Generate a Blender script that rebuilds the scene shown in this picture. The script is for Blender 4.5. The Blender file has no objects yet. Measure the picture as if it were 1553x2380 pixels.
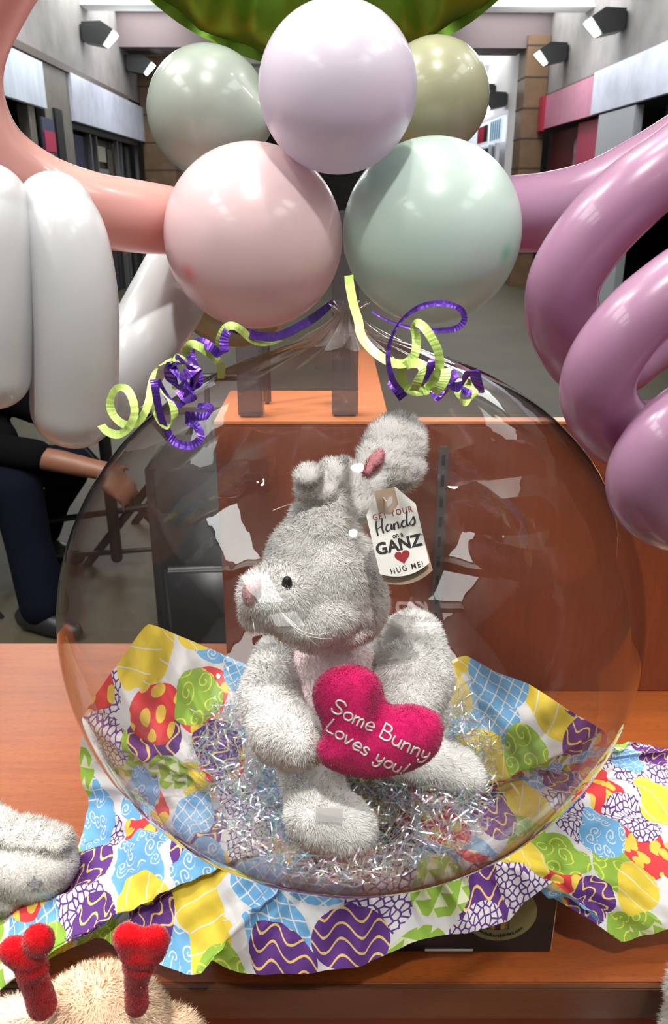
import bpy, bmesh, math, random
import numpy as np
from mathutils import Vector, Matrix, noise, geometry
random.seed(7); RNG = np.random.default_rng(11)
sc = bpy.context.scene
COL = sc.collection
PI = math.pi
T = 0.80                                   # height of the table top above the mall floor
FPX = 1900.0                               # focal length in pixels of the 1553 x 2380 frame
PITCH = math.atan(740 / FPX)
CP, SP = math.cos(PITCH), math.sin(PITCH)
CAM = Vector((0, 0, T + 0.74))

# ---------------------------------------------------------------- camera, world, exposure
cd = bpy.data.cameras.new('camera'); cam = bpy.data.objects.new('camera', cd); COL.objects.link(cam)
cam.location = CAM; cam.rotation_euler = (PI/2 - PITCH, 0, 0)
cd.sensor_fit = 'VERTICAL'; cd.sensor_height = 36.0; cd.lens = 36.0 * FPX / 2380.0
cd.dof.use_dof = True; cd.dof.focus_distance = .68; cd.dof.aperture_fstop = 20
cd.clip_start = 0.02; cd.clip_end = 200
sc.camera = cam
w = bpy.data.worlds.new('world'); sc.world = w; w.use_nodes = True
w.node_tree.nodes['Background'].inputs[0].default_value = (0.80, 0.86, 1.0, 1)
w.node_tree.nodes['Background'].inputs[1].default_value = 0.17
vs = sc.view_settings
vs.view_transform = 'Standard'; vs.look = 'None'; vs.gamma = 1.0; vs.use_curve_mapping = False
vs.exposure = 0.28
sc.cycles.use_denoising = True
sc.cycles.max_bounces = 10; sc.cycles.diffuse_bounces = 7; sc.cycles.transparent_max_bounces = 28
sc.cycles.sample_clamp_indirect = 6.0
sc.cycles.caustics_reflective = False; sc.cycles.caustics_refractive = False

YAW = math.radians(1.05)                   # the mall corridor runs one degree off the camera's heading
def mallw(x, y, z): return Vector((x*math.cos(YAW) - y*math.sin(YAW), x*math.sin(YAW) + y*math.cos(YAW), z))
def spot_lamp(loc, power, size, cone=150, col=(1.0, 0.955, 0.90), blend=0.6):
    l = bpy.data.lights.new('downlight_glow', 'SPOT'); l.energy = power; l.shadow_soft_size = size
    l.spot_size = math.radians(cone); l.spot_blend = blend; l.color = col
    o = bpy.data.objects.new('downlight_glow', l); COL.objects.link(o); o.location = loc
    return o
CEIL = 3.95
DOWNLIGHTS = [(-1.38, .50, 190), (.12, .52, 120), (1.57, .50, 25), (2.97, .55, 20), (-1.91, 1.2, 120), (-.31, 1.52, 100), (2.08, 1.47, 40),
              (3.3, 1.02, 15), (.06, -.85, 240)]
for (x, y, pw) in DOWNLIGHTS:
    spot_lamp((x, y, CEIL - 0.06), pw, 0.07)
def area(loc, sx, sy, power, col=(1, 1, 1)):
    l = bpy.data.lights.new('coffer_light', 'AREA'); l.shape = 'RECTANGLE'; l.size = sx; l.size_y = sy
    l.energy = power; l.color = col
    o = bpy.data.objects.new('coffer_light', l); COL.objects.link(o); o.location = loc
    return o
# luminous coffers of the mall ceiling: near ones light the table
for (y0, y1, pw) in [(-5.4, -3.7, 55), (-3.4, -1.7, 80), (-1.45, .25, 95), (.8, 2.4, 30), (2.7, 4.2, 30), (5.0, 7.6, 80), (8.4, 10.6, 110), (11.2, 13.0, 100), (13.4, 15.0, 80), (16.3, 20, 90), (22, 26, 90)]:
    for x, wd in ((-2.68, 1.0), (3.05, 1.4)):       # cove lamps sit at both ends of every coffer
        area(mallw(x, (y0+y1)/2, CEIL + .30), wd, y1 - y0, pw * .5, (0.96, 1.0, 0.98))

# ---------------------------------------------------------------- helpers
def ray(px, py):
    a = (px - 776.5) / FPX; b = (1190 - py) / FPX
    return Vector((a, CP + b*SP, -SP + b*CP))
def P(px, py, y):
    d = ray(px, py); return CAM + d * (y / d.y)
def depth(p): v = p - CAM; return v.y*CP - v.z*SP
def PX(px, py, y, rpx): return rpx / FPX * (y / ray(px, py).y)     # metres for a pixel length at that spot
def at_wall(px, py, X):
    d = ray(px, py); dx = d.x*math.cos(YAW) + d.y*math.sin(YAW); dy = -d.x*math.sin(YAW) + d.y*math.cos(YAW)
    t = X / dx; return (dy*t, CAM.z + d.z*t)
def tag(o, label=None, cat=None, group=None, kind=None):
    if label: o['label'] = label
    if cat: o['category'] = cat
    if group: o['group'] = group
    if kind: o['kind'] = kind
    return o
BASE = {}
def thing(name, loc, label, cat, group=None):
    o = bpy.data.objects.new(name, None); COL.objects.link(o); o.location = loc; o.empty_display_size = .02
    return tag(o, label, cat, group)
def link(name, me, m, parent=None, smooth=True):
    o = bpy.data.objects.new(name, me); COL.objects.link(o)
    if m is not None:
        ms = m if isinstance(m, (list, tuple)) else [m]
        me.materials.clear()
        for k in ms: me.materials.append(k)
    if smooth: me.polygons.foreach_set('use_smooth', [True]*len(me.polygons))
    if parent is not None:
        o.parent = parent; o.matrix_parent_inverse = Matrix.Translation(-Vector(BASE.get(parent.name, parent.location)))
    return o
def pymesh(name, vs_, fs):
    me = bpy.data.meshes.new(name); me.from_pydata([tuple(v) for v in vs_], [], fs); me.update(); return me
def bm_box(bm, lo, hi, mat=0):
    vs_ = [bm.verts.new((x, y, z)) for x in (lo[0], hi[0]) for y in (lo[1], hi[1]) for z in (lo[2], hi[2])]
    for f in ((0,1,3,2), (4,6,7,5), (0,4,5,1), (2,3,7,6), (0,2,6,4), (1,5,7,3)):
        bm.faces.new([vs_[i] for i in f]).material_index = mat
def boxes(name, bl, m, parent=None, bevel=0, rot=0, smooth=False):
    bm = bmesh.new()
    for b in bl: bm_box(bm, b[0], b[1], b[2] if len(b) > 2 else 0)
    if bevel: bmesh.ops.bevel(bm, geom=bm.edges[:], offset=bevel, segments=2, affect='EDGES', clamp_overlap=True)
    bmesh.ops.recalc_face_normals(bm, faces=bm.faces[:])
    me = bpy.data.meshes.new(name); bm.to_mesh(me); bm.free()
    o = link(name, me, m, parent, smooth)
    if rot:
        if parent is None: o.rotation_euler.z = rot
    return o
def catmull(pts, n):
    pts = [np.array(p, float) for p in pts]; P_ = [2*pts[0]-pts[1]] + pts + [2*pts[-1]-pts[-2]]; out = []
    for i in range(1, len(P_)-2):
        p0, p1, p2, p3 = P_[i-1:i+3]
        for k in range(n):
            t = k / n
            out.append(.5*((2*p1) + (-p0+p2)*t + (2*p0-5*p1+4*p2-p3)*t*t + (-p0+3*p1-3*p2+p3)*t**3))
    out.append(P_[-2]); return out
def tube_mesh(name, path, seg=32, caps=True, flat=1.0):
    """path: rows of x, y, z, radius; rounded ends"""
    pth = [np.array(q, float) for q in path]
    if caps:
        for end in (0, 1):
            a = pth[0] if end == 0 else pth[-1]; b = pth[1] if end == 0 else pth[-2]
            d = a[:3]-b[:3]; d = d/np.linalg.norm(d); r = a[3]; ext = []
            for k in range(1, 9):
                an = k/8*PI/2; ext.append(np.array([*(a[:3]+d*r*math.sin(an)), max(r*math.cos(an), r*.01)]))
            pth = (ext[::-1] + pth) if end == 0 else (pth + ext)
    n = len(pth); V = []; F = []
    t0 = pth[1][:3]-pth[0][:3]; t0 /= np.linalg.norm(t0)
    u = np.cross(t0, [0, 0, 1.0]);
    if np.linalg.norm(u) < .1: u = np.cross(t0, [1.0, 0, 0])
    u /= np.linalg.norm(u)
    for i, q in enumerate(pth):
        t = pth[min(i+1, n-1)][:3]-pth[max(i-1, 0)][:3]; t /= (np.linalg.norm(t)+1e-12)
        u = u - t*np.dot(u, t); u /= np.linalg.norm(u); v = np.cross(t, u)
        for k in range(seg):
            a = 2*PI*k/seg; V.append(q[:3] + (u*math.cos(a) + v*math.sin(a)*flat)*q[3])
    for i in range(n-1):
        for k in range(seg):
            F.append((i*seg+k, i*seg+(k+1) % seg, (i+1)*seg+(k+1) % seg, (i+1)*seg+k))
    F.append(tuple(range(seg))[::-1]); F.append(tuple((n-1)*seg+k for k in range(seg)))
    return pymesh(name, V, F)
def px_tube(name, pts, m, parent=None, n=10, seg=36):
    """pts rows: px, py, distance y, radius px"""
    rows = []
    for (a, b, y, r) in pts:
        q = P(a, b, y); rows.append((q.x, q.y, q.z, PX(a, b, y, r)))
    return link(name, tube_mesh(name, catmull(rows, n), seg), m, parent)

# ---------------------------------------------------------------- node helpers
class N:
    """small wrapper that turns arithmetic on sockets into Math nodes"""
    def __init__(s, t, k): s.t = t; s.k = k
    def _m(s, op, *a):
        n = s.t.nodes.new('ShaderNodeMath'); n.operation = op
        for i, v in enumerate(a):
            if isinstance(v, N): s.t.links.new(v.k, n.inputs[i])
            else: n.inputs[i].default_value = v
        return N(s.t, n.outputs[0])
    def __add__(s, o): return s._m('ADD', s, o)
    def __radd__(s, o): return s._m('ADD', s, o)
    def __sub__(s, o): return s._m('SUBTRACT', s, o)
    def __rsub__(s, o): return s._m('SUBTRACT', o, s)
    def __mul__(s, o): return s._m('MULTIPLY', s, o)
    __rmul__ = __mul__
    def __truediv__(s, o): return s._m('DIVIDE', s, o)
    def sin(s): return s._m('SINE', s)
    def cos(s): return s._m('COSINE', s)
    def abs(s): return s._m('ABSOLUTE', s)
    def floor(s): return s._m('FLOOR', s)
    def frac(s): return s._m('FRACT', s)
    def sqrt(s): return s._m('SQRT', s)
    def lt(s, o): return s._m('LESS_THAN', s, o)
    def gt(s, o): return s._m('GREATER_THAN', s, o)
    def atan2(s, o): return s._m('ARCTAN2', s, o)
    def max(s, o): return s._m('MAXIMUM', s, o)
    def min(s, o): return s._m('MINIMUM', s, o)
def mixc(t, fac, a, b, mode='MIX'):
    n = t.nodes.new('ShaderNodeMix'); n.data_type = 'RGBA'; n.blend_type = mode
    for s, v in ((0, fac), (6, a), (7, b)):
        if isinstance(v, N): t.links.new(v.k, n.inputs[s])
        elif hasattr(v, 'is_linked'): t.links.new(v, n.inputs[s])
        else: n.inputs[s].default_value = (*v, 1) if s else v
    return n.outputs[2]
def lin(r, g, b):
    f = lambda c: c/12.92 if c <= .04045 else ((c+.055)/1.055)**2.4
    return (f(r/255), f(g/255), f(b/255))
def mat(name, col, rough=.5, metal=0, coat=0, coat_r=.1, spec=.5, bump=0, bscale=100, var=0, vscale=8, sheen=0, translucent=0, alpha=1, emit=0, stretch=(1,1,1), aniso=0, var_col=None):
    m = bpy.data.materials.new(name); m.use_nodes = True; t = m.node_tree; b = t.nodes['Principled BSDF']
    b.inputs['Base Color'].default_value = (*col, 1); b.inputs['Roughness'].default_value = rough
    b.inputs['Metallic'].default_value = metal; b.inputs['Coat Weight'].default_value = coat; b.inputs['Coat Roughness'].default_value = coat_r
    b.inputs['Specular IOR Level'].default_value = spec; b.inputs['Sheen Weight'].default_value = sheen
    if alpha < 1: b.inputs['Alpha'].default_value = alpha
    if emit: b.inputs['Emission Color'].default_value = (*col, 1); b.inputs['Emission Strength'].default_value = emit
    tc = t.nodes.new('ShaderNodeTexCoord'); mp = t.nodes.new('ShaderNodeMapping'); mp.inputs['Scale'].default_value = stretch
    t.links.new(tc.outputs['Object'], mp.inputs[0])
    if var or var_col:
        nz = t.nodes.new('ShaderNodeTexNoise'); nz.inputs['Scale'].default_value = vscale; nz.inputs['Detail'].default_value = 5
        t.links.new(mp.outputs[0], nz.inputs['Vector'])
        c2 = var_col or tuple(c*(1-var) for c in col)
        k = N(t, nz.outputs[0]); k = ((k - .35)*3).max(0.0).min(1.0)
        t.links.new(mixc(t, k, col, c2), b.inputs['Base Color'])
    if bump:
        nz = t.nodes.new('ShaderNodeTexNoise'); nz.inputs['Scale'].default_value = bscale; nz.inputs['Detail'].default_value = 3
        t.links.new(mp.outputs[0], nz.inputs['Vector'])
        bp = t.nodes.new('ShaderNodeBump'); bp.inputs['Strength'].default_value = bump; bp.inputs['Distance'].default_value = .002
        t.links.new(nz.outputs[0], bp.inputs['Height']); t.links.new(bp.outputs[0], b.inputs['Normal'])
    if translucent:
        tr = t.nodes.new('ShaderNodeBsdfTranslucent'); tr.inputs[0].default_value = (*col, 1)
        mx = t.nodes.new('ShaderNodeMixShader'); mx.inputs[0].default_value = translucent
        t.links.new(b.outputs[0], mx.inputs[1]); t.links.new(tr.outputs[0], mx.inputs[2])
        t.links.new(mx.outputs[0], t.nodes['Material Output'].inputs[0])
    return m
def wood(name, c1, c2, c3, rough=.35, axis='x', coat=.3, fine=1.0):
    m = bpy.data.materials.new(name); m.use_nodes = True; t = m.node_tree; b = t.nodes['Principled BSDF']
    tc = t.nodes.new('ShaderNodeTexCoord')
    def nz(scale, st, det=4):
        mp = t.nodes.new('ShaderNodeMapping'); mp.inputs['Scale'].default_value = st
        t.links.new(tc.outputs['Object'], mp.inputs[0])
        n = t.nodes.new('ShaderNodeTexNoise'); n.inputs['Scale'].default_value = scale; n.inputs['Detail'].default_value = det
        t.links.new(mp.outputs[0], n.inputs['Vector']); return N(t, n.outputs[0])
    st = {'x': (1, 12, 12), 'z': (12, 12, 1)}[axis]
    a = nz(9, st); g = nz(90*fine, st, 2); l = nz(2.2, (1, 1, 1), 2)
    c = mixc(t, ((a-.35)*3).max(0.0).min(1.0), c1, c2)
    c = mixc(t, ((g-.5)*3.5).max(0.0).min(1.0), c, c3)
    c = mixc(t, ((l-.4)*1.2).max(0.0).min(.5), c, c3)
    t.links.new(c, b.inputs['Base Color']); b.inputs['Roughness'].default_value = rough
    b.inputs['Coat Weight'].default_value = coat; b.inputs['Coat Roughness'].default_value = .25
    bp = t.nodes.new('ShaderNodeBump'); bp.inputs['Strength'].default_value = .12; bp.inputs['Distance'].default_value = .001
    t.links.new(g.k, bp.inputs['Height']); t.links.new(bp.outputs[0], b.inputs['Normal'])
    return m

# ---------------------------------------------------------------- soft-body helpers
def ell(c, r, rot=(0, 0, 0)): return ('e', Vector(c), Vector(r), rot)
def cap(a, b, ra, rb): return ('c', Vector(a), Vector(b), ra, rb)
def blob(prims, voxel=.005, smooth=6):
    """one continuous surface grown round a set of ellipsoids and tapering limbs"""
    bm = bmesh.new()
    from mathutils import Euler
    for p in prims:
        if p[0] == 'e':
            mtx = Matrix.Translation(p[1]) @ Euler(p[3]).to_matrix().to_4x4() @ Matrix.Diagonal((*p[2], 1))
            bmesh.ops.create_icosphere(bm, subdivisions=4, radius=1, matrix=mtx)
        else:
            _, a, b, ra, rb = p; n = 14
            for k in range(n+1):
                t = k/n; bmesh.ops.create_icosphere(bm, subdivisions=3, radius=ra+(rb-ra)*t, matrix=Matrix.Translation(a.lerp(b, t)))
    me = bpy.data.meshes.new('tmp'); bm.to_mesh(me); bm.free()
    o = bpy.data.objects.new('tmp', me); COL.objects.link(o)
    r = o.modifiers.new('r', 'REMESH'); r.mode = 'VOXEL'; r.voxel_size = voxel
    s = o.modifiers.new('s', 'SMOOTH'); s.factor = .5; s.iterations = smooth
    dg = bpy.context.evaluated_depsgraph_get(); ev = o.evaluated_get(dg)
    out = bpy.data.meshes.new_from_object(ev); bpy.data.objects.remove(o); bpy.data.meshes.remove(me)
    return out
def mesh_arrays(me):
    me.calc_loop_triangles()
    co = np.empty(len(me.vertices)*3); me.vertices.foreach_get('co', co); co = co.reshape(-1, 3)
    no = np.empty(len(me.vertices)*3); me.vertices.foreach_get('normal', no); no = no.reshape(-1, 3)
    tr = np.empty(len(me.loop_triangles)*3, int); me.loop_triangles.foreach_get('vertices', tr); tr = tr.reshape(-1, 3)
    return co, no, tr
def fur(me, count, length, width=.0006, lay=(0, 0, -1), laymix=.5, jitter=.45, clump=0.0, mask=None, curl=.3, matidx=0):
    """grows short tapering hairs out of the surface, inside the same mesh"""
    co, no, tr = mesh_arrays(me)
    a, b, c = co[tr[:, 0]], co[tr[:, 1]], co[tr[:, 2]]
    ar = np.linalg.norm(np.cross(b-a, c-a), axis=1)
    idx = RNG.choice(len(tr), count, p=ar/ar.sum()); u = RNG.random((count, 2)); fl = u.sum(1) > 1; u[fl] = 1-u[fl]
    w0 = 1-u.sum(1); bc = np.stack([w0, u[:, 0], u[:, 1]], 1)
    pos = (co[tr[idx]]*bc[:, :, None]).sum(1); nr = (no[tr[idx]]*bc[:, :, None]).sum(1)
    nr /= np.linalg.norm(nr, axis=1)[:, None]+1e-9
    if mask is not None:
        k = mask(pos); pos = pos[k]; nr = nr[k]
    n = len(pos); L = length*(.55+.6*RNG.random(n)); lay = np.array(lay, float)
    # neighbouring hairs lean the same way, as in tufts
    f = 2*PI/.017; ph = np.stack([np.sin(pos[:, 0]*f+2*np.sin(pos[:, 2]*f*.6)), np.sin(pos[:, 1]*f*.9+2*np.sin(pos[:, 0]*f*.5)), np.sin(pos[:, 2]*f*1.1+2*np.sin(pos[:, 1]*f*.7))], 1)
    tan = lay[None, :] + RNG.normal(size=(n, 3))*jitter + ph*.45
    tan -= nr*(tan*nr).sum(1)[:, None]
    d1 = nr*(1-laymix)+tan*laymix; d1 /= np.linalg.norm(d1, axis=1)[:, None]
    d2 = d1*(1-curl)+tan*curl; d2 /= np.linalg.norm(d2, axis=1)[:, None]
    side = np.cross(nr, d1); side /= np.linalg.norm(side, axis=1)[:, None]+1e-9      # hairs lie flat, broad side outward
    roll = RNG.normal(size=n)*.45; bn = np.cross(d1, side); side = side*np.cos(roll)[:, None]+bn*np.sin(roll)[:, None]
    wv = side*width*.5*(.7+.6*RNG.random(n))[:, None]
    gn = np.cross(wv*2, d1); wv = wv*np.where((gn*nr).sum(1) < 0, -1, 1)[:, None]
    p0 = pos-nr*length*.12; p1 = pos+d1*(L*.5)[:, None]; p2 = p1+d2*(L*.5)[:, None]
    V = np.stack([p0-wv, p0+wv, p1+wv*.8, p1-wv*.8, p2], 1).reshape(-1, 3)
    base = len(co)
    fa = []
    nf = len(me.polygons); lt = np.empty(nf, int); me.polygons.foreach_get('loop_total', lt)
    lv = np.empty(len(me.loops), int); me.loops.foreach_get('vertex_index', lv)
    k = base+np.arange(n)*5
    quads = np.stack([k, k+1, k+2, k+3], 1); tris = np.stack([k+3, k+2, k+4], 1)
    loops = np.concatenate([lv, quads.ravel(), tris.ravel()]); tot = np.concatenate([lt, np.full(n, 4), np.full(n, 3)])
    st = np.concatenate([[0], np.cumsum(tot)[:-1]])
    out = bpy.data.meshes.new(me.name+'_f')
    out.vertices.add(base+len(V)); out.vertices.foreach_set('co', np.concatenate([co, V]).ravel())
    out.loops.add(len(loops)); out.loops.foreach_set('vertex_index', loops)
    out.polygons.add(len(tot)); out.polygons.foreach_set('loop_start', st); out.polygons.foreach_set('loop_total', tot)
    out.update(calc_edges=True)
    out.polygons.foreach_set('use_smooth', np.ones(len(tot), bool))
    if matidx: out.polygons.foreach_set('material_index', np.concatenate([np.zeros(nf, int), np.full(2*n, matidx)]))
    nb = nr+.16*RNG.normal(size=(n, 3))+d1*.12; nb /= np.linalg.norm(nb, axis=1)[:, None]
    cn = np.concatenate([no, np.repeat(nb, 5, axis=0)])
    out.normals_split_custom_set_from_vertices(cn.tolist())
    bpy.data.meshes.remove(me)
    return out
def link_raw(name, me, m, parent=None): return link(name, me, m, parent, smooth=False)
def text_mesh(s, size, M, extrude=0, bold=0.0, shear=0.0, space=1.0, align='CENTER', width=1.0):
    c = bpy.data.curves.new('t', 'FONT'); c.body = s; c.size = size; c.extrude = extrude; c.offset = bold; c.shear = shear
    c.space_character = space; c.align_x = align; c.align_y = 'CENTER'; c.resolution_u = 3
    o = bpy.data.objects.new('t', c); COL.objects.link(o); dg = bpy.context.evaluated_depsgraph_get()
    me = bpy.data.meshes.new_from_object(o.evaluated_get(dg)); bpy.data.objects.remove(o); bpy.data.curves.remove(c)
    me.transform(M @ Matrix.Diagonal((width, 1, 1, 1))); return me
def join_meshes(name, ms):
    bm = bmesh.new()
    for m in ms: bm.from_mesh(m)
    out = bpy.data.meshes.new(name); bm.to_mesh(out); bm.free()
    for m in ms: bpy.data.meshes.remove(m)
    return out
def frame(o, x, y):
    x = Vector(x).normalized(); y = Vector(y); y = (y - x*y.dot(x)).normalized(); z = x.cross(y)
    M = Matrix((x, y, z)).transposed().to_4x4(); M.translation = Vector(o); return M
# ================================================================ the mall
def mthing(name, base, label, cat, group=None):
    o = thing(name, mallw(*base), label, cat, group); o.rotation_euler.z = YAW; BASE[o.name] = base; return o
def mbox(name, bl, m, parent=None, bevel=0): return boxes(name, bl, m, parent, bevel, rot=YAW)
XL, XR, SZ = -3.2, 3.8, 3.05
Mplaster = mat('warm_plaster', (.25, .23, .225), .8, var=.25, vscale=3)
Mceil = mat('ceiling_white', (.82, .85, .80), .8)
Mbeam = mat('ceiling_beam', (.74, .75, .72), .8)
Mportal = mat('portal_plaster', (.17, .13, .135), .8)
Mbrown = mat('brown_tile', (.20, .115, .06), .5, var=.3, vscale=4)
Mgrout = mat('grout', (.06, .04, .03), .8)
Mtrim = mat('brown_trim', (.09, .065, .05), .6)
Mtaupe = mat('taupe_pier', (.20, .18, .15), .6, var=.2)
Mdark = mat('dark_shop', (.012, .012, .014), .4)
Mframe = mat('aluminium', (.35, .35, .38), .35, metal=.8)
Msign = mat('frosted_sign', (.62, .68, .78), .45, var=.25, vscale=6, stretch=(1, 1, .3), emit=.07)
Msign2 = mat('frosted_sign_dim', (.58, .60, .72), .45, var=.2, vscale=5, emit=.05)
Mpink = mat('pink_fascia', (.52, .20, .30), .4, var=.15)
Mred = mat('red_panel', (.38, .02, .05), .4)
Mredp = mat('rose_panel', (.42, .06, .11), .4)
Mgrey = mat('grey_panel', (.42, .43, .46), .6)
# floor: large stone tiles
def tilemat():
    m = bpy.data.materials.new('floor_tile'); m.use_nodes = True; t = m.node_tree; b = t.nodes['Principled BSDF']
    tc = t.nodes.new('ShaderNodeTexCoord'); br = t.nodes.new('ShaderNodeTexBrick')
    br.offset = 0; br.inputs['Scale'].default_value = 1; br.inputs['Brick Width'].default_value = .61; br.inputs['Row Height'].default_value = .305
    br.inputs['Mortar Size'].default_value = .006; br.inputs['Color1'].default_value = (.075, .063, .038, 1); br.inputs['Color2'].default_value = (.063, .053, .032, 1)
    br.inputs['Mortar'].default_value = (.07, .06, .05, 1); t.links.new(tc.outputs['Object'], br.inputs[0])
    nz = t.nodes.new('ShaderNodeTexNoise'); nz.inputs['Scale'].default_value = 1.3; nz.inputs['Detail'].default_value = 6; t.links.new(tc.outputs['Object'], nz.inputs[0])
    t.links.new(mixc(t, ((N(t, nz.outputs[0])-.4)*1.5).max(0.0).min(1.0), br.outputs[0], (.04, .033, .022)), b.inputs['Base Color'])
    b.inputs['Roughness'].default_value = .55; b.inputs['Specular IOR Level'].default_value = .3
    return m
def S(o): o['kind'] = 'structure'; return o
S(mbox('floor', [((-8, -9, -.1), (9, 40, 0))], tilemat()))
# ceiling with cross beams; the coffers between them are lit
bl = [((XL, -9, CEIL+.34), (XR, 40, CEIL+.44))]
S(mbox('ceiling', bl, Mceil))
YB = [-7.4, -5.55, -3.55, -1.57, .52, 2.55, 4.6, 7.9, 10.9, 13.05, 16.1, 18.4, 21, 24.5, 28]
for i, y in enumerate(YB):
    hw = .09 if y < 0 else .16
    S(mbox('trim_%d' % (i+1), [((XL, y-hw, CEIL), (XR, y+hw, CEIL+.34)), ((XL, y-hw-.05, CEIL-.03), (XR, y+hw+.05, CEIL))], Mbeam))
# upper walls (bulkheads), lower piers, brown ledge under the bulkhead
for nm, X, sg in (('left', XL, -1), ('right', XR, 1)):
    a, b = sorted((X, X+sg*.5))
    S(mbox('wall_'+nm, [((a, -9, SZ), (b, 17.4, CEIL+.4)), ((a, 17.4, 2.9), (b, 40, CEIL+.4)), ], [Mplaster]))
    S(mbox('wall_'+nm+'_recess', [((a+sg*4, -9, 0), (b+sg*4, 40, SZ)), ((min(X+sg*.5, X+sg*4.5), 17.3, 0), (max(X+sg*.5, X+sg*4.5), 17.5, SZ)), ((min(X, X+sg*4.5), -9.2, 0), (max(X, X+sg*4.5), -9, SZ)), ((min(X+sg*.5, X+sg*4.5), -9, SZ), (max(X+sg*.5, X+sg*4.5), 40, SZ+.1))], [Mplaster]))
    S(mbox('trim_%d' % (20+(sg > 0)), [((min(X-sg*.05, X+sg*.1), -9, SZ-.08), (max(X-sg*.05, X+sg*.1), 15.3, SZ))], Mtrim))
S(mbox('wall_far', [((-8, 40, 0), (9, 40.2, 5))], Mplaster))
S(mbox('wall_behind', [((-8, -9.2, 0), (9, -9, 5))], mat('tan_wall', (.42, .36, .30), .7)))
# portal: tiled piers and lintel where the corridor narrows
def tiled_pier(x0, x1, y0, y1, lab):
    t = mthing('tiled_pier', ((x0+x1)/2, (y0+y1)/2, 0), lab, 'pillar')
    mbox('shaft', [((x0, y0, 0), (x1, y1, CEIL-.02))], Mbrown, t)
    for z in np.arange(.55, 3.9, .46): mbox('tile_joint', [((x0-.004, y0-.004, z), (x1+.004, y1+.004, z+.025))], Mgrout, t)
tiled_pier(3.42, 3.79, 15.03, 15.6, 'brown tiled pier right of the balloons at the end of the near shops')
tiled_pier(-3.19, -2.62, 16.4, 17.0, 'brown tiled pier beside the back left round balloon')
S(mbox('trim_30', [((XL, 15.1, CEIL-.2), (XR, 15.9, CEIL+.3))], Mportal))
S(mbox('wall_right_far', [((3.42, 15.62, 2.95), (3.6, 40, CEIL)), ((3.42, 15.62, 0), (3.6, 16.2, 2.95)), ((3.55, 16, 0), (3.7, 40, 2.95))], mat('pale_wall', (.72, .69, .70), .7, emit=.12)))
S(mbox('wall_left_far', [((-3.9, 17.42, 0), (-3.21, 40, CEIL))], Mplaster))
# wall-washer lamps
def washer(p, X, lab):
    sg = -1 if X > 0 else 1
    y, z = p; t = mthing('wall_lamp', (X, y, z), lab, 'lamp', None)
    bm = bmesh.new()
    bm_box(bm, (min(X, X+sg*.05), y-.09, z-.09), (max(X, X+sg*.05), y+.09, z+.09))
    # drooping wedge-shaped hood
    q = [(X+sg*.04, z+.11), (X+sg*.30, z+.12), (X+sg*.46, z+.02), (X+sg*.30, z-.17), (X+sg*.04, z-.12)]
    f = [bm.verts.new((a, y-.16, c)) for a, c in q]; g = [bm.verts.new((a, y+.16, c)) for a, c in q]
    bm.faces.new(f); bm.faces.new(g[::-1])
    for i in range(5): bm.faces.new((f[i], g[i], g[(i+1) % 5], f[(i+1) % 5]))
    bmesh.ops.recalc_face_normals(bm, faces=bm.faces[:])
    me = bpy.data.meshes.new('housing'); bm.to_mesh(me); bm.free(); link('housing', me, Mdark, t, False)
    bm = bmesh.new()   # glowing lens on the sloping underside, lips bevelled
    q = [(X+sg*.305, z-.155), (X+sg*.455, z+.0)]; n = (sg*.7*.02, -.7*.02)
    pts = [(q[0][0]+n[0], y-.09, q[0][1]+n[1]), (q[0][0]+n[0], y+.09, q[0][1]+n[1]), (q[1][0]+n[0], y+.13, q[1][1]+n[1]), (q[1][0]+n[0], y-.13, q[1][1]+n[1])]
    mid = [(pts[0][0]*.3+pts[3][0]*.7, y-.14, pts[0][2]*.3+pts[3][2]*.7), (pts[0][0]*.3+pts[3][0]*.7, y+.14, pts[0][2]*.3+pts[3][2]*.7)]
    bm.faces.new([bm.verts.new(v) for v in (pts[0], pts[1], mid[1], pts[2], pts[3], mid[0])])
    r = bmesh.ops.extrude_face_region(bm, geom=bm.faces[:]); bmesh.ops.translate(bm, vec=(n[0]*-.7, 0, n[1]*-.7), verts=[v for v in r['geom'] if isinstance(v, bmesh.types.BMVert)])
    bmesh.ops.recalc_face_normals(bm, faces=bm.faces[:])
    me = bpy.data.meshes.new('lens'); bm.to_mesh(me); bm.free(); link('lens', me, Mlens, t, False)
Mlens = mat('lamp_lens', (.85, 1, .9), .3, emit=9)
washer((12.8, 3.58), XL, 'black wall lamp with lit lens, nearer one on the left bulkhead')
washer((15.55, 3.57), XL, 'black wall lamp with lit lens, farther one on the left bulkhead')
washer((11.54, 3.53), XR, 'black wall lamp with lit lens, topmost on the right bulkhead')
washer((14.05, 3.54), XR, 'black wall lamp with lit lens above the pink fascia')
washer((17.55, 3.38), 3.42, 'small lit wall lamp beyond the brown pier on the right')
washer((16.4, 3.12), 3.42, 'small wall lamp tight against the brown pier, lowest of the right ones')
for (x, y, z, e) in [(-2.5, 13.5, 3.3, 22), (-2.5, 10, 3.3, 18), (3.1, 12.5, 3.3, 22), (3.1, 9.5, 3.3, 18), (2.8, 18, 3.3, 25)]:
    l = bpy.data.lights.new('wall_wash', 'POINT'); l.energy = e; l.shadow_soft_size = .3; l.color = (.92, .95, 1)
    o = bpy.data.objects.new('wall_wash', l); COL.objects.link(o); o.location = mallw(x, y, z)
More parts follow.
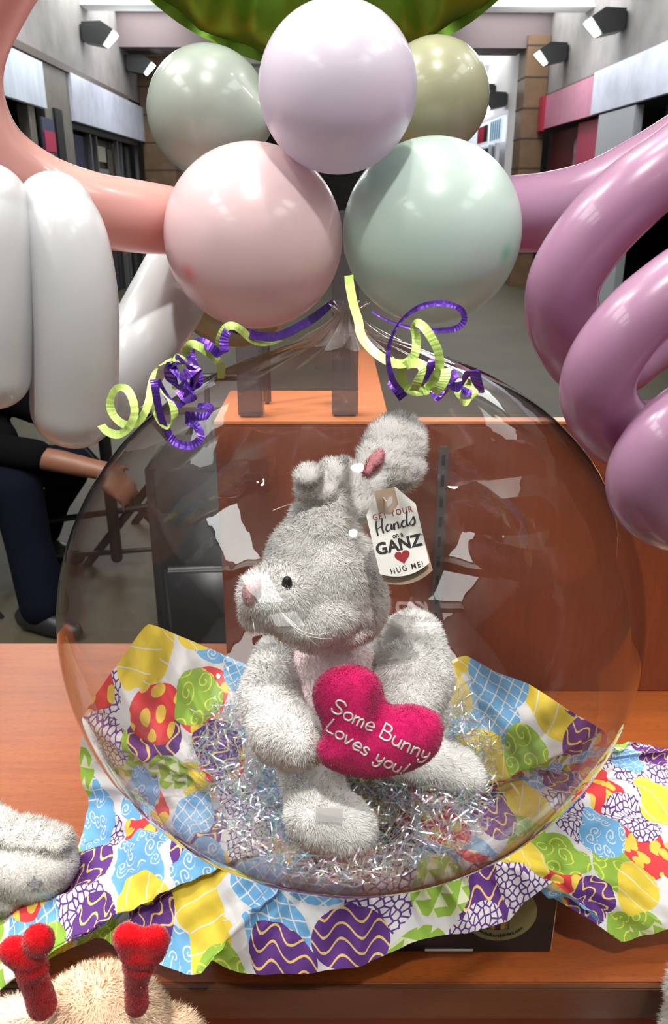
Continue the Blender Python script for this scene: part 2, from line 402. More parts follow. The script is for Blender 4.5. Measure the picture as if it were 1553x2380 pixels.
# shop fronts, left side
def panel(name, X, y0, y1, z0, z1, m, th=.06, lab=None, cat='sign', par=None, out=0):
    sg = -1 if X > 0 else 1
    a, b = sorted((X+sg*out, X+sg*(out+th)))
    o = mbox(name, [((a, y0, z0), (b, y1, z1))], m, par)
    if lab: tag(o, lab, cat)
    return o
panel('shop_sign', XL, 6.2, 10.62, 2.46, 2.94, Msign, lab='blue-white lit shop sign panel at the left edge of the view')
panel('shop_sign', XL, 11.78, 16.62, 2.42, 2.98, Msign2, lab='long pale lilac blank shop sign on the left side')
panel('shop_pier', XL, 10.65, 11.75, 0, 2.97, Mtaupe, th=.1, lab='taupe pier between the two left shop signs', cat='pillar', out=-.08)
t = mthing('storefront', (XL, 14.2, 0), 'dark glazed shop front under the long lilac sign', 'shop front')
panel('dark_glass', XL, 11.9, 16.4, 0, 2.42, mat('dark_glass', (.02, .022, .028), .12), par=t, out=-.25)
for y, wd in ((11.95, .10), (13.0, .07), (13.35, .05), (14.7, .07), (15.0, .03), (16.3, .08)):
    panel('mullion', XL, y, y+wd, 0, 2.42, Mframe, par=t, out=-.14)
panel('header', XL, 11.9, 16.4, 2.34, 2.42, Mdark, par=t, out=-.1)
for (y0, y1, z0, z1, c) in ((12.15, 12.9, 1.7, 2.3, (.03, .04, .10)), (13.5, 14.2, 2.0, 2.22, (.5, .5, .38)), (13.5, 14.3, 1.2, 1.9, (.25, .25, .26)), (14.3, 14.65, 1.0, 2.2, (.10, .08, .06))):
    panel('poster', XL, y0, y1, z0, z1, mat('poster', c, .5), par=t, out=-.18, th=.02)
t = mthing('storefront', (XL, 9.4, 0), 'dark open shop front below the blue-white sign, with a poster', 'shop front')
panel('dark_interior', XL, 6, 10.2, 0, 2.46, Mdark, par=t, out=-.4)
panel('post', XL, 10.1, 10.32, 0, 2.46, Mtaupe, par=t, out=-.12, th=.12)
panel('post', XL, 10.95, 11.25, 0, 2.5, Mdark, par=t, out=.02, th=.03)
pp = panel('poster', XL, 10.38, 10.85, 1.5, 2.36, mat('poster_navy', (.05, .06, .12), .5), par=t, out=.03, th=.02)
panel('poster_picture', XL, 10.40, 10.8, 2.0, 2.22, mat('poster_pink', (.5, .03, .10), .5), par=t, out=.055, th=.01)
panel('poster_picture', XL, 10.5, 10.66, 1.55, 1.98, mat('poster_gold', (.35, .27, .15), .5), par=t, out=.055, th=.01)
# right side
panel('shop_fascia', XR, 12.2, 15.0, 2.53, 3.02, Mpink, lab='pink shop fascia below the right bulkhead', out=.02)
panel('fascia_end', XR, 14.75, 15.0, 2.5, 3.02, Mred, lab='red end of the pink fascia beside the brown pier', out=.07)
panel('shop_sign', XR, 5.8, 12.18, 2.53, 3.04, Msign2, lab='pale blank shop sign at the top right edge', out=.05)
t = mthing('storefront', (XR, 13.4, 0), 'red shop front with rose panels under the pink fascia', 'shop front')
panel('dark_red_door', XR, 13.5, 15.2, 0, 2.5, mat('oxblood', (.09, .006, .012), .4), par=t, out=-.2)
panel('rose_panel', XR, 11.85, 13.2, 0, 2.5, Mredp, par=t, out=-.1)
panel('window_figure', XR, 13.15, 13.5, .6, 2.3, mat('mauve', (.35, .2, .25), .6, var=.6, vscale=9), par=t, out=-.15)
panel('shop_pier', XR, 10.5, 11.83, 0, 2.5, Mgrey, th=.1, lab='plain grey pier under the pale sign on the right', cat='pillar')
t = mthing('storefront', (XR, 8.2, 0), 'dark shop front at the right edge behind the purple loops', 'shop front')
panel('dark_wall', XR, 10.2, 10.45, 0, 2.5, mat('olive_dark', (.05, .045, .03), .6), par=t, out=-3)
panel('dark_upper', XR, 5.5, 10.45, 2.0, 2.5, mat('olive_dark2', (.045, .04, .028), .6), par=t, out=-.3)
t = mthing('clothes_rack', (5.3, 13.6, 0), 'dark clothes rack inside the right shop, seen through a purple loop', 'clothes rack')
mbox('rail', [((4.2, 13.6, 1.6), (7.2, 13.64, 1.63)), ((4.2, 13.6, 0), (4.23, 13.64, 1.6)), ((7.17, 13.6, 0), (7.2, 13.64, 1.6))], Mframe, t)
for i in range(12):
    x = 4.35+i*.23
    mbox('garment', [((x, 13.35, .45+.1*(i % 3)), (x+.15, 13.9, 1.58))], mat('garment', [(.01, .012, .02), (.02, .03, .06), (.012, .012, .012)][i % 3], .9), t, bevel=.03)
# far shop with a window display
t = mthing('storefront', (3.45, 17.6, 0), 'small white framed shop front with a red notice, beyond the brown pier', 'shop front')
panel('sign_panel', 3.55, 16.25, 21, 2.42, 2.86, mat('white_sign', (.8, .85, .95), .4, emit=.5), par=t, out=.14)
panel('red_notice', 3.55, 17.9, 18.6, 2.5, 2.8, Mred, par=t, out=.21, th=.02)
panel('black_notice', 3.55, 17.6, 17.88, 2.5, 2.8, Mdark, par=t, out=.21, th=.02)
for k in range(5): panel('blue_mark', 3.55, 16.4+k*.2, 16.5+k*.2, 2.48, 2.82, mat('blue_mark', (.25, .45, .55), .4), par=t, out=.21, th=.01)
panel('window_glass', 3.55, 16.7, 21, 0, 2.38, mat('cool_glass', (.05, .07, .08), .1), par=t, out=.14)
for y in (16.5, 17.1, 18.1): panel('mullion', 3.55, y, y+.16, 0, 2.42, mat('white_frame', (.75, .78, .85), .4), par=t, out=.18)
# shop signs behind the photographer: seen mirrored in the clear balloon
t = thing('hanging_sign', (.9, -1.9, 3.2), 'hanging sign behind the photographer, mirrored in the clear balloon', 'sign')
boxes('sign_board', [((-.5, -1.96, 2.62), (1.75, -1.91, 3.15))], mat('sign_brown', (.22, .12, .12), .5), t)
for x in (-.4, 1.65): rod_ = boxes('hanger', [((x, -1.94, 3.15), (x+.015, -1.925, CEIL))], Mframe, t)
me = text_mesh('KO', .46, Matrix.Translation((1.12, -1.905, 2.88)) @ Matrix.Rotation(PI, 4, 'Z') @ Matrix.Rotation(PI/2, 4, 'X'), extrude=.01, bold=.014)
link('sign_letters', me, mat('sign_letters', (.85, .78, .78), .5, emit=3.2), t, False)
# recessed downlights of the ceiling
Mcan = mat('lamp_can', (.7, .7, .7), .4); Mglow = mat('lamp_glow', (1, .94, .85), .3, emit=90)
for i, (x, y, pw) in enumerate(DOWNLIGHTS):
    t = thing('downlight', (x, y, CEIL), 'round recessed ceiling downlight over the display, outside the frame', 'lamp', 'ceiling downlights over the display')
    me = bpy.data.meshes.new('rim'); bm = bmesh.new()
    bmesh.ops.create_cone(bm, cap_ends=False, segments=32, radius1=.12, radius2=.10, depth=.08, matrix=Matrix.Translation((x, y, CEIL-.03)))
    bm.to_mesh(me); bm.free(); link('rim', me, Mcan, t)
    me = bpy.data.meshes.new('lamp_disc'); bm = bmesh.new()
    bmesh.ops.create_circle(bm, cap_ends=True, segments=32, radius=.075, matrix=Matrix.Translation((x, y, CEIL-.02)) @ Matrix.Rotation(PI, 4, 'X'))
    bm.to_mesh(me); bm.free(); link('lamp_disc', me, Mglow, t, False)

# ---------------------------------------------------------------- seated person, chairs and bag beyond the table
Mjean = mat('dark_jeans', (.002, .003, .008), .95, spec=.1, bump=.3, bscale=300)
Mjack = mat('black_jacket', (.0015, .0015, .002), .95, spec=.1)
Mskin = mat('skin', (.17, .07, .04), .5)
def skin_tube(name, paths, m, par):
    prims = []
    for pth in paths:
        for a, b in zip(pth[:-1], pth[1:]): prims.append(cap(a[:3], b[:3], a[3], b[3]))
    return link(name, blob(prims, .014, 8), m, par)
t = thing('person', (-1.25, 2.95, 0), 'seated person in dark jeans and black jacket at the left edge, hands together', 'person')
hx = -1.62
skin_tube('body', [[(hx, 3.0, .55, .10), (hx, 3.0, .9, .10), (hx, 3.0, 1.02, .05)], [(hx, 3.0, .9, .05), (hx+.1, 2.82, .94, .04), (hx+.22, 2.76, .74, .035), (-1.28, 2.9, .66, .04)], [(hx, 3.0, 1.02, .05), (hx+.02, 3.0, 1.12, .05)], [(hx+.03, 2.98, 1.22, .085), (hx+.04, 2.96, 1.30, .095)],
    [(-1.28, 2.9, .66, .042), (-1.0, 2.82, .64, .045), (-.80, 2.80, .60, .036)], [(-.80, 2.80, .61, .022), (-.73, 2.83, .55, .012), (-.72, 2.83, .51, .010)], [(-.80, 2.78, .59, .022), (-.73, 2.80, .53, .012), (-.73, 2.80, .49, .010)], [(-.80, 2.76, .58, .022), (-.74, 2.77, .52, .012), (-.74, 2.77, .48, .010)], [(-.82, 2.83, .62, .018), (-.76, 2.86, .60, .013)], [(-.82, 2.74, .57, .02), (-.76, 2.74, .51, .011), (-.76, 2.74, .47, .010)]], Mskin, t)
skin_tube('hair', [[(hx+.0, 3.02, 1.30, .10), (hx-.01, 3.04, 1.24, .09)]], mat('dark_hair', (.02, .014, .01), .6), t)
skin_tube('jacket', [[(hx, 3.02, .52, .17), (hx, 3.0, .78, .18), (hx, 3.0, .95, .15), (hx, 3.0, 1.02, .07)],
    [(hx+.1, 2.82, .94, .07), (hx+.22, 2.76, .74, .07), (-1.27, 2.88, .67, .062), (-1.08, 2.84, .655, .060)], [(-1.45, 3.1, .95, .12), (-1.12, 3.06, .82, .11), (-.90, 3.0, .77, .07)], [(hx+.1, 3.18, .94, .07), (hx+.2, 3.2, .74, .06), (-1.25, 3.0, .68, .05)]], Mjack, t)
skin_tube('jeans', [[(hx, 2.92, .52, .12), (-1.30, 2.86, .54, .09), (-1.17, 2.84, .52, .095), (-1.14, 2.80, .32, .085), (-1.09, 2.74, .10, .092)],
    [(-1.2, 3.0, .56, .09), (-.99, 2.96, .58, .075)], [(hx, 3.12, .52, .12), (-1.22, 3.12, .54, .09), (-1.06, 3.1, .5, .078), (-1.2, 3.3, .3, .062), (-1.3, 3.4, .12, .065)]], Mjean, t)
for (x, y) in ((-1.1, 2.72), (-1.28, 3.38)):
    skin_tube('shoe', [[(x-.06, y+.02, .05, .05), (x+.05, y-.03, .045, .05), (x+.14, y-.07, .035, .038)]], Mdark, t)
Mblk = mat('black_metal', (.012, .012, .013), .35)
def rod(name, a, b, r, m, par): return link(name, tube_mesh(name, [(*a, r), (*b, r)], 12), m, par)
t = thing('folding_chair', (-1.5, 3.05, 0), 'black chair the seated person sits on', 'chair')
boxes('seat', [((-1.85, 2.8, .40), (-1.28, 3.28, .44))], Mblk, t, bevel=.01); boxes('backrest', [((-1.9, 2.8, .6), (-1.86, 3.28, .9))], Mblk, t, bevel=.01)
for a, b in (((-1.84, 2.82, .9), (-1.3, 2.82, 0)), ((-1.84, 3.26, .9), (-1.3, 3.26, 0)), ((-1.35, 2.82, .42), (-1.85, 2.82, 0)), ((-1.35, 3.26, .42), (-1.85, 3.26, 0))): rod('leg', a, b, .014, Mblk, t)
t = thing('folding_table', (-.9, 3.5, 0), 'folding table on crossed black metal legs, seen through the clear balloon', 'table')
boxes('tabletop', [((-1.35, 3.25, .70), (-.35, 3.85, .73))], mat('table_grey', (.10, .08, .07), .4), t, bevel=.006)
for a, b in (((-1.18, 3.3, .7), (-.62, 3.3, 0)), ((-.52, 3.3, .7), (-1.10, 3.3, 0)), ((-1.0, 3.8, .7), (-.45, 3.8, 0)), ((-.45, 3.8, .7), (-1.0, 3.8, 0))): rod('leg', a, b, .018, Mblk, t)
rod('leg', (-.95, 3.26, .7), (-.95, 3.26, .06), .026, Mblk, t)
rod('crossbar', (-1.25, 3.28, .22), (-.45, 3.28, .34), .014, Mblk, t); rod('crossbar', (-1.25, 3.28, .05), (-.45, 3.28, .12), .012, Mblk, t)
t = thing('rolling_bag', (-.33, 2.7, 0), 'black wheeled bag on the floor left of the orange panel', 'bag')
boxes('bag_body', [((-.62, 2.5, .04), (-.12, 2.85, .74))], mat('black_nylon', (.003, .003, .0035), .7, bump=.5, bscale=60), t, bevel=.04, smooth=True)
boxes('pocket', [((-.57, 2.46, .1), (-.2, 2.5, .38))], Mdark, t, bevel=.015, smooth=True)
rod('handle', (-.42, 2.66, .74), (-.42, 2.66, .98), .009, Mframe, t); rod('handle', (-.24, 2.66, .74), (-.24, 2.66, .98), .009, Mframe, t); rod('handle_grip', (-.43, 2.66, .98), (-.23, 2.66, .98), .014, Mblk, t)
for x in (-.56, -.18): link('wheel', tube_mesh('wheel', [(x-.02, 2.8, .04, .04), (x+.02, 2.8, .04, .04)], 20, caps=False), Mblk, t)

# ================================================================ the display table and its back
WD1, WD2, WD3 = (.27, .068, .011), (.215, .048, .008), (.13, .025, .006)
Mtop = wood('table_wood', WD1, WD2, WD3, coat=.35)
Mback = wood('panel_wood', (.19, .042, .013), (.155, .031, .009), (.10, .02, .006), rough=.45, axis='z')
Mledge = wood('ledge_wood', (.58, .20, .08), (.5, .16, .06), (.38, .10, .04), rough=.4, coat=.2)
Mdrk = wood('walnut_edge', (.10, .036, .014), (.075, .025, .010), (.04, .013, .006), rough=.35)
yF, yBk, yP = .594, 1.262, 1.112
t = thing('display_table', (0, .9, 0), 'orange-brown wooden display table carrying the clear balloon', 'table')
boxes('table_top', [((-1.3, yF, T-.02), (1.5, yBk, T))], Mtop, t, bevel=.002)
boxes('front_lip', [((-1.3, yF-.006, T-.043), (1.5, yF+.001, T-.0006))], Mdrk, t, bevel=.0012)
boxes( 'apron', [((-1.3, yF+.004, T-.30), (1.5, yF+.022, T-.043))], mat('red_brown_apron', (.17, .032, .01), .4, var=.2), t)
boxes('cabinet', [((-1.25, yF+.03, 0), (1.45, yBk-.03, T-.021))], Mdrk, t)
boxes('lower_shelf', [((-1.3, .18, T-.32), (1.5, yF+.03, T-.30))], Mtop, t)
boxes('shelf_support', [((-1.2, .25, 0), (-1.1, yF, T-.32))], Mdrk, t); boxes('shelf_support', [((1.1, .25, 0), (1.2, yF, T-.32))], Mdrk, t)
t = thing('back_board', (.3, 1.2, T), 'reddish wooden display back panel behind the rabbit, open box on top', 'panel')
pz = T+.439
boxes('front_panel', [((-.168, yP, T), (1.25, yP+.022, pz))], Mback, t, bevel=.0012)
boxes('ledge', [((-.168, yP-.0005, pz), (.0775, yP+.19, pz+.004)), ((-.168, yP+.17, T), (.077, yP+.19, pz))], Mledge, t)
boxes('edge_band', [((.0775, yP-.0005, pz), (1.25, yP+.022, pz+.004))], Mledge, t)
boxes('divider', [((.040, yP+.19, T), (.0775, 1.95, pz+.003))], Mledge, t)
# slotted shelf standard screwed on the panel
sx0, sx1 = P(1020, 1260, yP).x-.0072, P(1020, 1260, yP).x+.0072
ztop, zbot = P(1033, 1035, yP).z, T+.03
t = thing('shelf_standard', (sx0, yP, zbot), 'grey slotted metal shelf strip on the reddish back panel', 'rail')
Mstd = mat('grey_standard', (.13, .115, .11), .4, metal=.6)
o = boxes('channel', [((sx0, yP-.006, zbot), (sx1, yP-.0006, ztop))], Mstd, t, bevel=.0015)
sl = []; z = ztop-.012
while z > zbot+.02:
    sl.append(((sx0+.0048, yP-.0066, z-.016), (sx1-.0048, yP-.0058, z))); z -= .0315
boxes('slots', sl, mat('slot_black', (.004, .004, .004), .7), t)
# smoky clear posts of a sign holder standing on the ledge
def smoked(name, col, dens):
    m = bpy.data.materials.new(name); m.use_nodes = True; tt = m.node_tree; b = tt.nodes['Principled BSDF']
    b.inputs['Base Color'].default_value = (*col, 1); b.inputs['Roughness'].default_value = .12
    tr = tt.nodes.new('ShaderNodeBsdfTransparent'); tr.inputs[0].default_value = (.75, .74, .74, 1); mx = tt.nodes.new('ShaderNodeMixShader'); mx.inputs[0].default_value = dens
    tt.links.new(tr.outputs[0], mx.inputs[1]); tt.links.new(b.outputs[0], mx.inputs[2]); tt.links.new(mx.outputs[0], tt.nodes['Material Output'].inputs[0]); return m
Msm = smoked('smoked_acrylic', (.14, .12, .13), .55)
for (x0, x1, y, d, h, lab) in ((-.136, -.101, 1.13, .035, .26, 'smoky square acrylic post on the ledge, left one'), (-.003, .034, 1.135, .03, .28, 'smoky square acrylic post on the ledge, right one by the divider'), (-.107, -.095, 1.21, .012, .24, 'thin smoky rod behind the left acrylic post')):
    o = boxes('acrylic_post', [((x0, y, pz+.0045), (x1, y+d, pz+h))], Msm, bevel=.003); tag(o, lab, 'post')
# ================================================================ the black box, the egg-print paper
Mbox = mat('black_card', (.006, .006, .007), .35)
t = thing('card_box', (.02, .73, T), 'black cardboard box with a round olive label, under the egg-print paper', 'box')
bx0, bx1, by0, by1, bz = -.13, .2265, .63, .80, T+.092
boxes('box_body', [((bx0, by0, T+.0008), (bx1, by1, bz))], Mbox, t, bevel=.001)
boxes('box_edge', [((bx1-.0004, by0+.001, T+.002), (bx1+.0010, by0+.0028, bz))], mat('kraft_edge', (.35, .19, .09), .8), t)
lc = P(1163, 2122, by0); lr = .0375
me = bpy.data.meshes.new('label_disc'); bm = bmesh.new()
bmesh.ops.create_circle(bm, cap_ends=True, segments=72, radius=lr, matrix=Matrix.Translation((lc.x, by0-.0006, lc.z)) @ Matrix.Rotation(PI/2, 4, 'X')); bm.to_mesh(me); bm.free()
lab = link('label', me, mat('olive_label', (.17, .165, .07), .45), t, False); lab['label'] = 'round olive label with a web address'
Mblk2 = mat('black_print', (.008, .008, .008), .6)
wm = []
s_ = 'www.balloondelightz.com'; n_ = len(s_); wd_ = {'w': 1.35, 'm': 1.4, '.': .55, 'l': .5, 'i': .5, 't': .65}
ws = [wd_.get(c, 1) for c in s_]; tot = sum(ws); acc = 0
for c, wv in zip(s_, ws):
    a = math.radians(-90 + (-50 + 100*(acc+wv/2)/tot)); acc += wv
    rr = lr*.80
    M = Matrix.Translation((lc.x+rr*math.cos(a), by0-.0010, lc.z+rr*math.sin(a))) @ Matrix.Rotation(PI/2, 4, 'X') @ Matrix.Rotation(a+PI/2, 4, 'Z')
    wm.append(text_mesh(c, .0066, M, bold=.00012))
link('label_text', join_meshes('label_text', wm), Mblk2, lab, False)
boxes('gift_drawing', [((lc.x-.0045, by0-.0012, lc.z-.022), (lc.x+.0015, by0-.0009, lc.z-.010))], mat('print_purple', (.05, .01, .06), .5), lab)
boxes('gift_stripe', [((lc.x-.0085, by0-.0012, lc.z-.021), (lc.x-.0045, by0-.0009, lc.z-.011)), ((lc.x+.0015, by0-.0012, lc.z-.021), (lc.x+.0055, by0-.0009, lc.z-.011))], mat('print_gold', (.45, .25, .03), .5), lab)
boxes('drawing_frame', [((lc.x-.0135, by0-.0012, lc.z-.0205), (lc.x-.0130, by0-.0009, lc.z+.01)), ((lc.x+.0095, by0-.0012, lc.z-.0205), (lc.x+.010, by0-.0009, lc.z+.01)), ((lc.x-.0135, by0-.0012, lc.z-.021), (lc.x+.010, by0-.0009, lc.z-.0205))], Mblk2, lab)
boxes('tape', [((.145-.05, by0-.0012, T+.003), (.145, by0-.0004, T+.0055))], mat('white_tape', (.6, .6, .6), .4), t)

link('collar', tube_mesh('collar', [(.014, .665, bz, .05), (.014, .665, T+.136, .05)], 32, caps=False), Mbox, t)
def egg_material():
    m = bpy.data.materials.new('egg_print_paper'); m.use_nodes = True; t = m.node_tree; b = t.nodes['Principled BSDF']
    uv = t.nodes.new('ShaderNodeUVMap'); uv.uv_map = 'flat'
    def layer(offset, scale, rnd, shift):
        mp = t.nodes.new('ShaderNodeMapping'); mp.inputs['Location'].default_value = (offset, offset*1.7, 0); mp.inputs['Scale'].default_value = (scale, scale, 1)
        t.links.new(uv.outputs[0], mp.inputs[0])
        v = t.nodes.new('ShaderNodeTexVoronoi'); v.voronoi_dimensions = '2D'; v.inputs['Scale'].default_value = 1; v.inputs['Randomness'].default_value = rnd
        t.links.new(mp.outputs[0], v.inputs['Vector'])
        s1 = t.nodes.new('ShaderNodeSeparateXYZ'); t.links.new(mp.outputs[0], s1.inputs[0])
        s2 = t.nodes.new('ShaderNodeSeparateXYZ'); t.links.new(v.outputs['Position'], s2.inputs[0])
        s3 = t.nodes.new('ShaderNodeSeparateColor'); t.links.new(v.outputs['Color'], s3.inputs[0])
        gx, gy = N(t, s1.outputs[0]), N(t, s1.outputs[1])
        dx, dy = gx-N(t, s2.outputs[0]), gy-N(t, s2.outputs[1])
        r, g = N(t, s3.outputs[0]), N(t, s3.outputs[1])
        a = r*6.283; ca, sa = a.cos(), a.sin()
        x = dx*ca+dy*sa; y = dy*ca-dx*sa
        wx = x/((y*-.16)+.405); wy = y/.50
        egg = (wx*wx+wy*wy).lt(1.0)
        k = ((g*7.3+shift)+N(t, s3.outputs[2])*3.1).frac()*8
        k = k.floor()
        is_ = lambda i: (k-float(i)).abs().lt(.5)
        white = (.74, .74, .74); yel = (.80, .62, .07); pur = (.13, .045, .25); blu = (.17, .44, .76); gre = (.30, .50, .07); red = (.72, .06, .07); orange = (.86, .62, .22); pale = (.70, .74, .50)
        # 0 yellow with two white lines
        stripe = ((y*1.0+x*.1)*3.3+.22).frac()
        c0 = mixc(t, stripe.lt(.055), yel, white)
        # 1 purple with orange squiggles
        q = (y*4.2+(x*17.0).sin()*.42).frac()
        c1 = mixc(t, (q-.5).abs().lt(.085), pur, orange)
        # small cells for swirls and dots
        def cells(sc_, rn):
            vv = t.nodes.new('ShaderNodeTexVoronoi'); vv.voronoi_dimensions = '2D'; vv.inputs['Scale'].default_value = sc_; vv.inputs['Randomness'].default_value = rn
            t.links.new(mp.outputs[0], vv.inputs['Vector'])
            a1 = t.nodes.new('ShaderNodeSeparateXYZ'); t.links.new(vv.outputs['Position'], a1.inputs[0])
            # position output is already in unscaled space
            ex, ey = gx-N(t, a1.outputs[0]), gy-N(t, a1.outputs[1])
            return ex, ey, (ex*ex+ey*ey).sqrt()
        ex, ey, er = cells(4.2, .7)
        sp = (er*15.0-ey.atan2(ex)*.15915).frac()
        c2 = mixc(t, (sp-.5).abs().lt(.15)*er.lt(.105), blu, white)
        ex, ey, er = cells(2.9, .6)
        sp = (er*9.0+ey.atan2(ex)*.15915).frac()
        c3 = mixc(t, (sp-.5).abs().lt(.11)*er.lt(.17), gre, (.72, .76, .12))
        ex, ey, er = cells(3.0, .55)
        c4 = mixc(t, er.lt(.108), red, (.86, .60, .10))
        ve = t.nodes.new('ShaderNodeTexVoronoi'); ve.voronoi_dimensions = '2D'; ve.feature = 'DISTANCE_TO_EDGE'; ve.inputs['Scale'].default_value = 10.5; ve.inputs['Randomness'].default_value = .75
        t.links.new(mp.outputs[0], ve.inputs['Vector'])
        c5 = mixc(t, N(t, ve.outputs['Distance']).gt(.115), pur, white)
        # 6 green with pale triangles
        tri = ((x*5.0).frac()-.5).abs()*1.3
        c6 = mixc(t, (y*3.2).frac().lt(tri+.02), gre, pale)
        # 7 blue with white lattice
        l1 = ((x+y*.25)*6.5).frac(); l2 = ((y-x*.2)*5.5).frac()
        c7 = mixc(t, (l1.lt(.11)+l2.lt(.11)).min(1.0), blu, white)
        c = c0
        for i, ci in enumerate((c1, c2, c3, c4, c5, c6, c7)): c = mixc(t, is_(i+1), c, ci)
        return egg, c
    e1, k1 = layer(3.37, 1/.061, .25, .13)
    e2, k2 = layer(7.91, 1/.066, .35, .61)
    c = mixc(t, e2, (.72, .72, .73), k2); c = mixc(t, e1, c, k1)
    t.links.new(c, b.inputs['Base Color']); b.inputs['Roughness'].default_value = .75; b.inputs['Specular IOR Level'].default_value = .25
    tc = t.nodes.new('ShaderNodeTexCoord'); nz = t.nodes.new('ShaderNodeTexNoise'); nz.inputs['Scale'].default_value = 55; nz.inputs['Detail'].default_value = 5
    t.links.new(uv.outputs[0], nz.inputs[0]); bp = t.nodes.new('ShaderNodeBump'); bp.inputs['Strength'].default_value = .55; bp.inputs['Distance'].default_value = .0025
    t.links.new(nz.outputs[0], bp.inputs['Height']); t.links.new(bp.outputs[0], b.inputs['Normal'])
    tr = t.nodes.new('ShaderNodeBsdfTranslucent'); t.links.new(c, tr.inputs[0]); mx = t.nodes.new('ShaderNodeMixShader'); mx.inputs[0].default_value = .25
    t.links.new(b.outputs[0], mx.inputs[1]); t.links.new(tr.outputs[0], mx.inputs[2]); t.links.new(mx.outputs[0], t.nodes['Material Output'].inputs[0])
    return m
BC = Vector((.0138, .6548, T+.3975)); BR = np.array([.25, .25, .229])
def paper():
    # outline of the sheet: px, py, height above the table top; the distance follows from the height
    rim = [(1000, 2182, .065), (1110, 2160, .075), (1181, 2146, .085), (1225, 2095, .105), (1283, 2052, .118), (1330, 2090, .10), (1380, 2128, .07), (1436, 2186, .035), (1500, 2172, .04), (1570, 2158, .05), (1680, 2120, .05),
           (1760, 1980, .04), (1700, 1800, .05), (1600, 1757, .07), (1553, 1742, .085), (1480, 1722, .10), (1436, 1745, .12), (1405, 1700, .19), (1330, 1655, .215), (1230, 1590, .235), (1150, 1560, .24), (1085, 1524, .252), (1052, 1535, .245), (1030, 1580, .23),
           (960, 1600, .225), (800, 1600, .225), (640, 1590, .226), (560, 1538, .246), (450, 1492, .275), (345, 1450, .302), (290, 1520, .27), (240, 1590, .235), (200, 1650, .205), (184, 1760, .13), (207, 1850, .08), (200, 1910, .055), (185, 1980, .035),
           (90, 2030, .03), (-10, 2120, .025), (-80, 2200, .02), (-40, 2330, .01), (0, 2292, .02), (100, 2235, .03), (232, 2180, .04), (262, 2196, .04), (360, 2240, .045), (430, 2265, .05), (470, 2262, .055), (492, 2232, .07), (530, 2255, .055), (575, 2268, .05), (700, 2262, .05), (832, 2246, .055), (900, 2215, .06)]
    R = []
    for (px, py, h) in rim:
        d = ray(px, py); R.append(CAM + d*((T+h-CAM.z)/d.z))
    n = len(R); E = []
    K = 14
    for i in range(n):
        p0, p1, p2, p3 = [np.array(R[(i+j-1) % n]) for j in range(4)]
        for k in range(K):
            t = k/K; cr = .5*((2*p1)+(-p0+p2)*t+(2*p0-5*p1+4*p2-p3)*t*t+(-p0+3*p1-3*p2+p3)*t**3); li = p1*(1-t)+p2*t
            E.append(cr*.45+li*.55)
    E = np.array(E); m = len(E)
    NT = 110; ts = np.linspace(0, 1, NT)
    C = np.array([.014, .665, T+.1405])
    hd = E-C; hd[:, 2] = 0; hl = np.linalg.norm(hd, axis=1)
    G = np.zeros((NT, m, 3))
    zM = np.where(E[:, 2] > T+.14, T+.1405, T+.1405*.8+.2*(E[:, 2]-T))
    M = C+hd*.60; M[:, 2] = zM
    fr = E[:, 1] < .63
    for i, t in enumerate(ts):
        G[i] = (1-t)**2*C+2*t*(1-t)*M+t*t*E
    # long folds that run from the balloon to the edge, plus crumples
    seg = np.linalg.norm(np.roll(E, -1, 0)-E, axis=1); s = np.concatenate([[0], np.cumsum(seg)[:-1]]); Ltot = seg.sum(); a = s/Ltot
    def tri(x): return 2*np.abs(2*(x-np.floor(x+.5)))-1
    amp = .0105*ts[:, None]**1.3*(1-.55*ts[:, None]**6)
    A = a[None, :]; TT = ts[:, None]
    fold = .6*tri(A*13+.35*np.sin(A*31)+.25*TT)+.5*tri(A*29+.5*np.sin(A*17+1)+.5*TT)+.25*tri(A*61+TT*1.5)
    x, y = G[:, :, 0], G[:, :, 1]; u_, v_ = x/.045, y/.045
    cr = .45*tri(u_*.8+v_*.5+.6*np.sin(v_*1.1))+.4*tri(v_*.9-u_*.6+.5*np.sin(u_*1.3+2))+.25*tri(u_*1.9+1.3*v_)
    gu = np.gradient(G, axis=0); gv = np.gradient(G, axis=1); nr = np.cross(gu, gv); nr /= np.linalg.norm(nr, axis=2)[:, :, None]+1e-9
    nr *= np.sign(nr[:, :, 2:3]+1e-6)
    D = amp*fold+.0068*cr*np.minimum(TT*3, 1)*(1-.7*TT**8)
    G = G+nr*D[:, :, None]
    # keep clear of the balloon, the box and the table
    for _ in range(3):
        q = (G-np.array(BC))/(BR+.0035); l = np.linalg.norm(q, axis=2); k = l < 1
        qq = q/l[:, :, None]; G = np.where(k[:, :, None], np.array(BC)+qq*(BR+.0035), G)
        ib = (G[:, :, 0] > bx0-.003) & (G[:, :, 0] < bx1+.003) & (G[:, :, 1] > by0-.003) & (G[:, :, 1] < by1+.003) & (G[:, :, 2] < bz+.002)
        up = bz+.002-G[:, :, 2]; fo = G[:, :, 1]-(by0-.004); si = bx1+.004-G[:, :, 0]
        c1 = ib & (up <= fo) & (up <= si); c2 = ib & ~c1 & (fo <= si); c3 = ib & ~c1 & ~c2
        G[:, :, 2] = np.where(c1, bz+.002, G[:, :, 2]); G[:, :, 1] = np.where(c2, by0-.004, G[:, :, 1]); G[:, :, 0] = np.where(c3, bx1+.004, G[:, :, 0])
        G[:, :, 2] = np.where(G[:, :, 1] > yF-.012, np.maximum(G[:, :, 2], T+.003), G[:, :, 2])
        G[:, :, 1] = np.where(G[:, :, 2] < T+.44, np.minimum(G[:, :, 1], yP-.01), G[:, :, 1])
    d_ = np.linalg.norm(np.diff(G, axis=0), axis=2); rad = np.concatenate([np.zeros((1, m)), np.cumsum(d_, 0)])
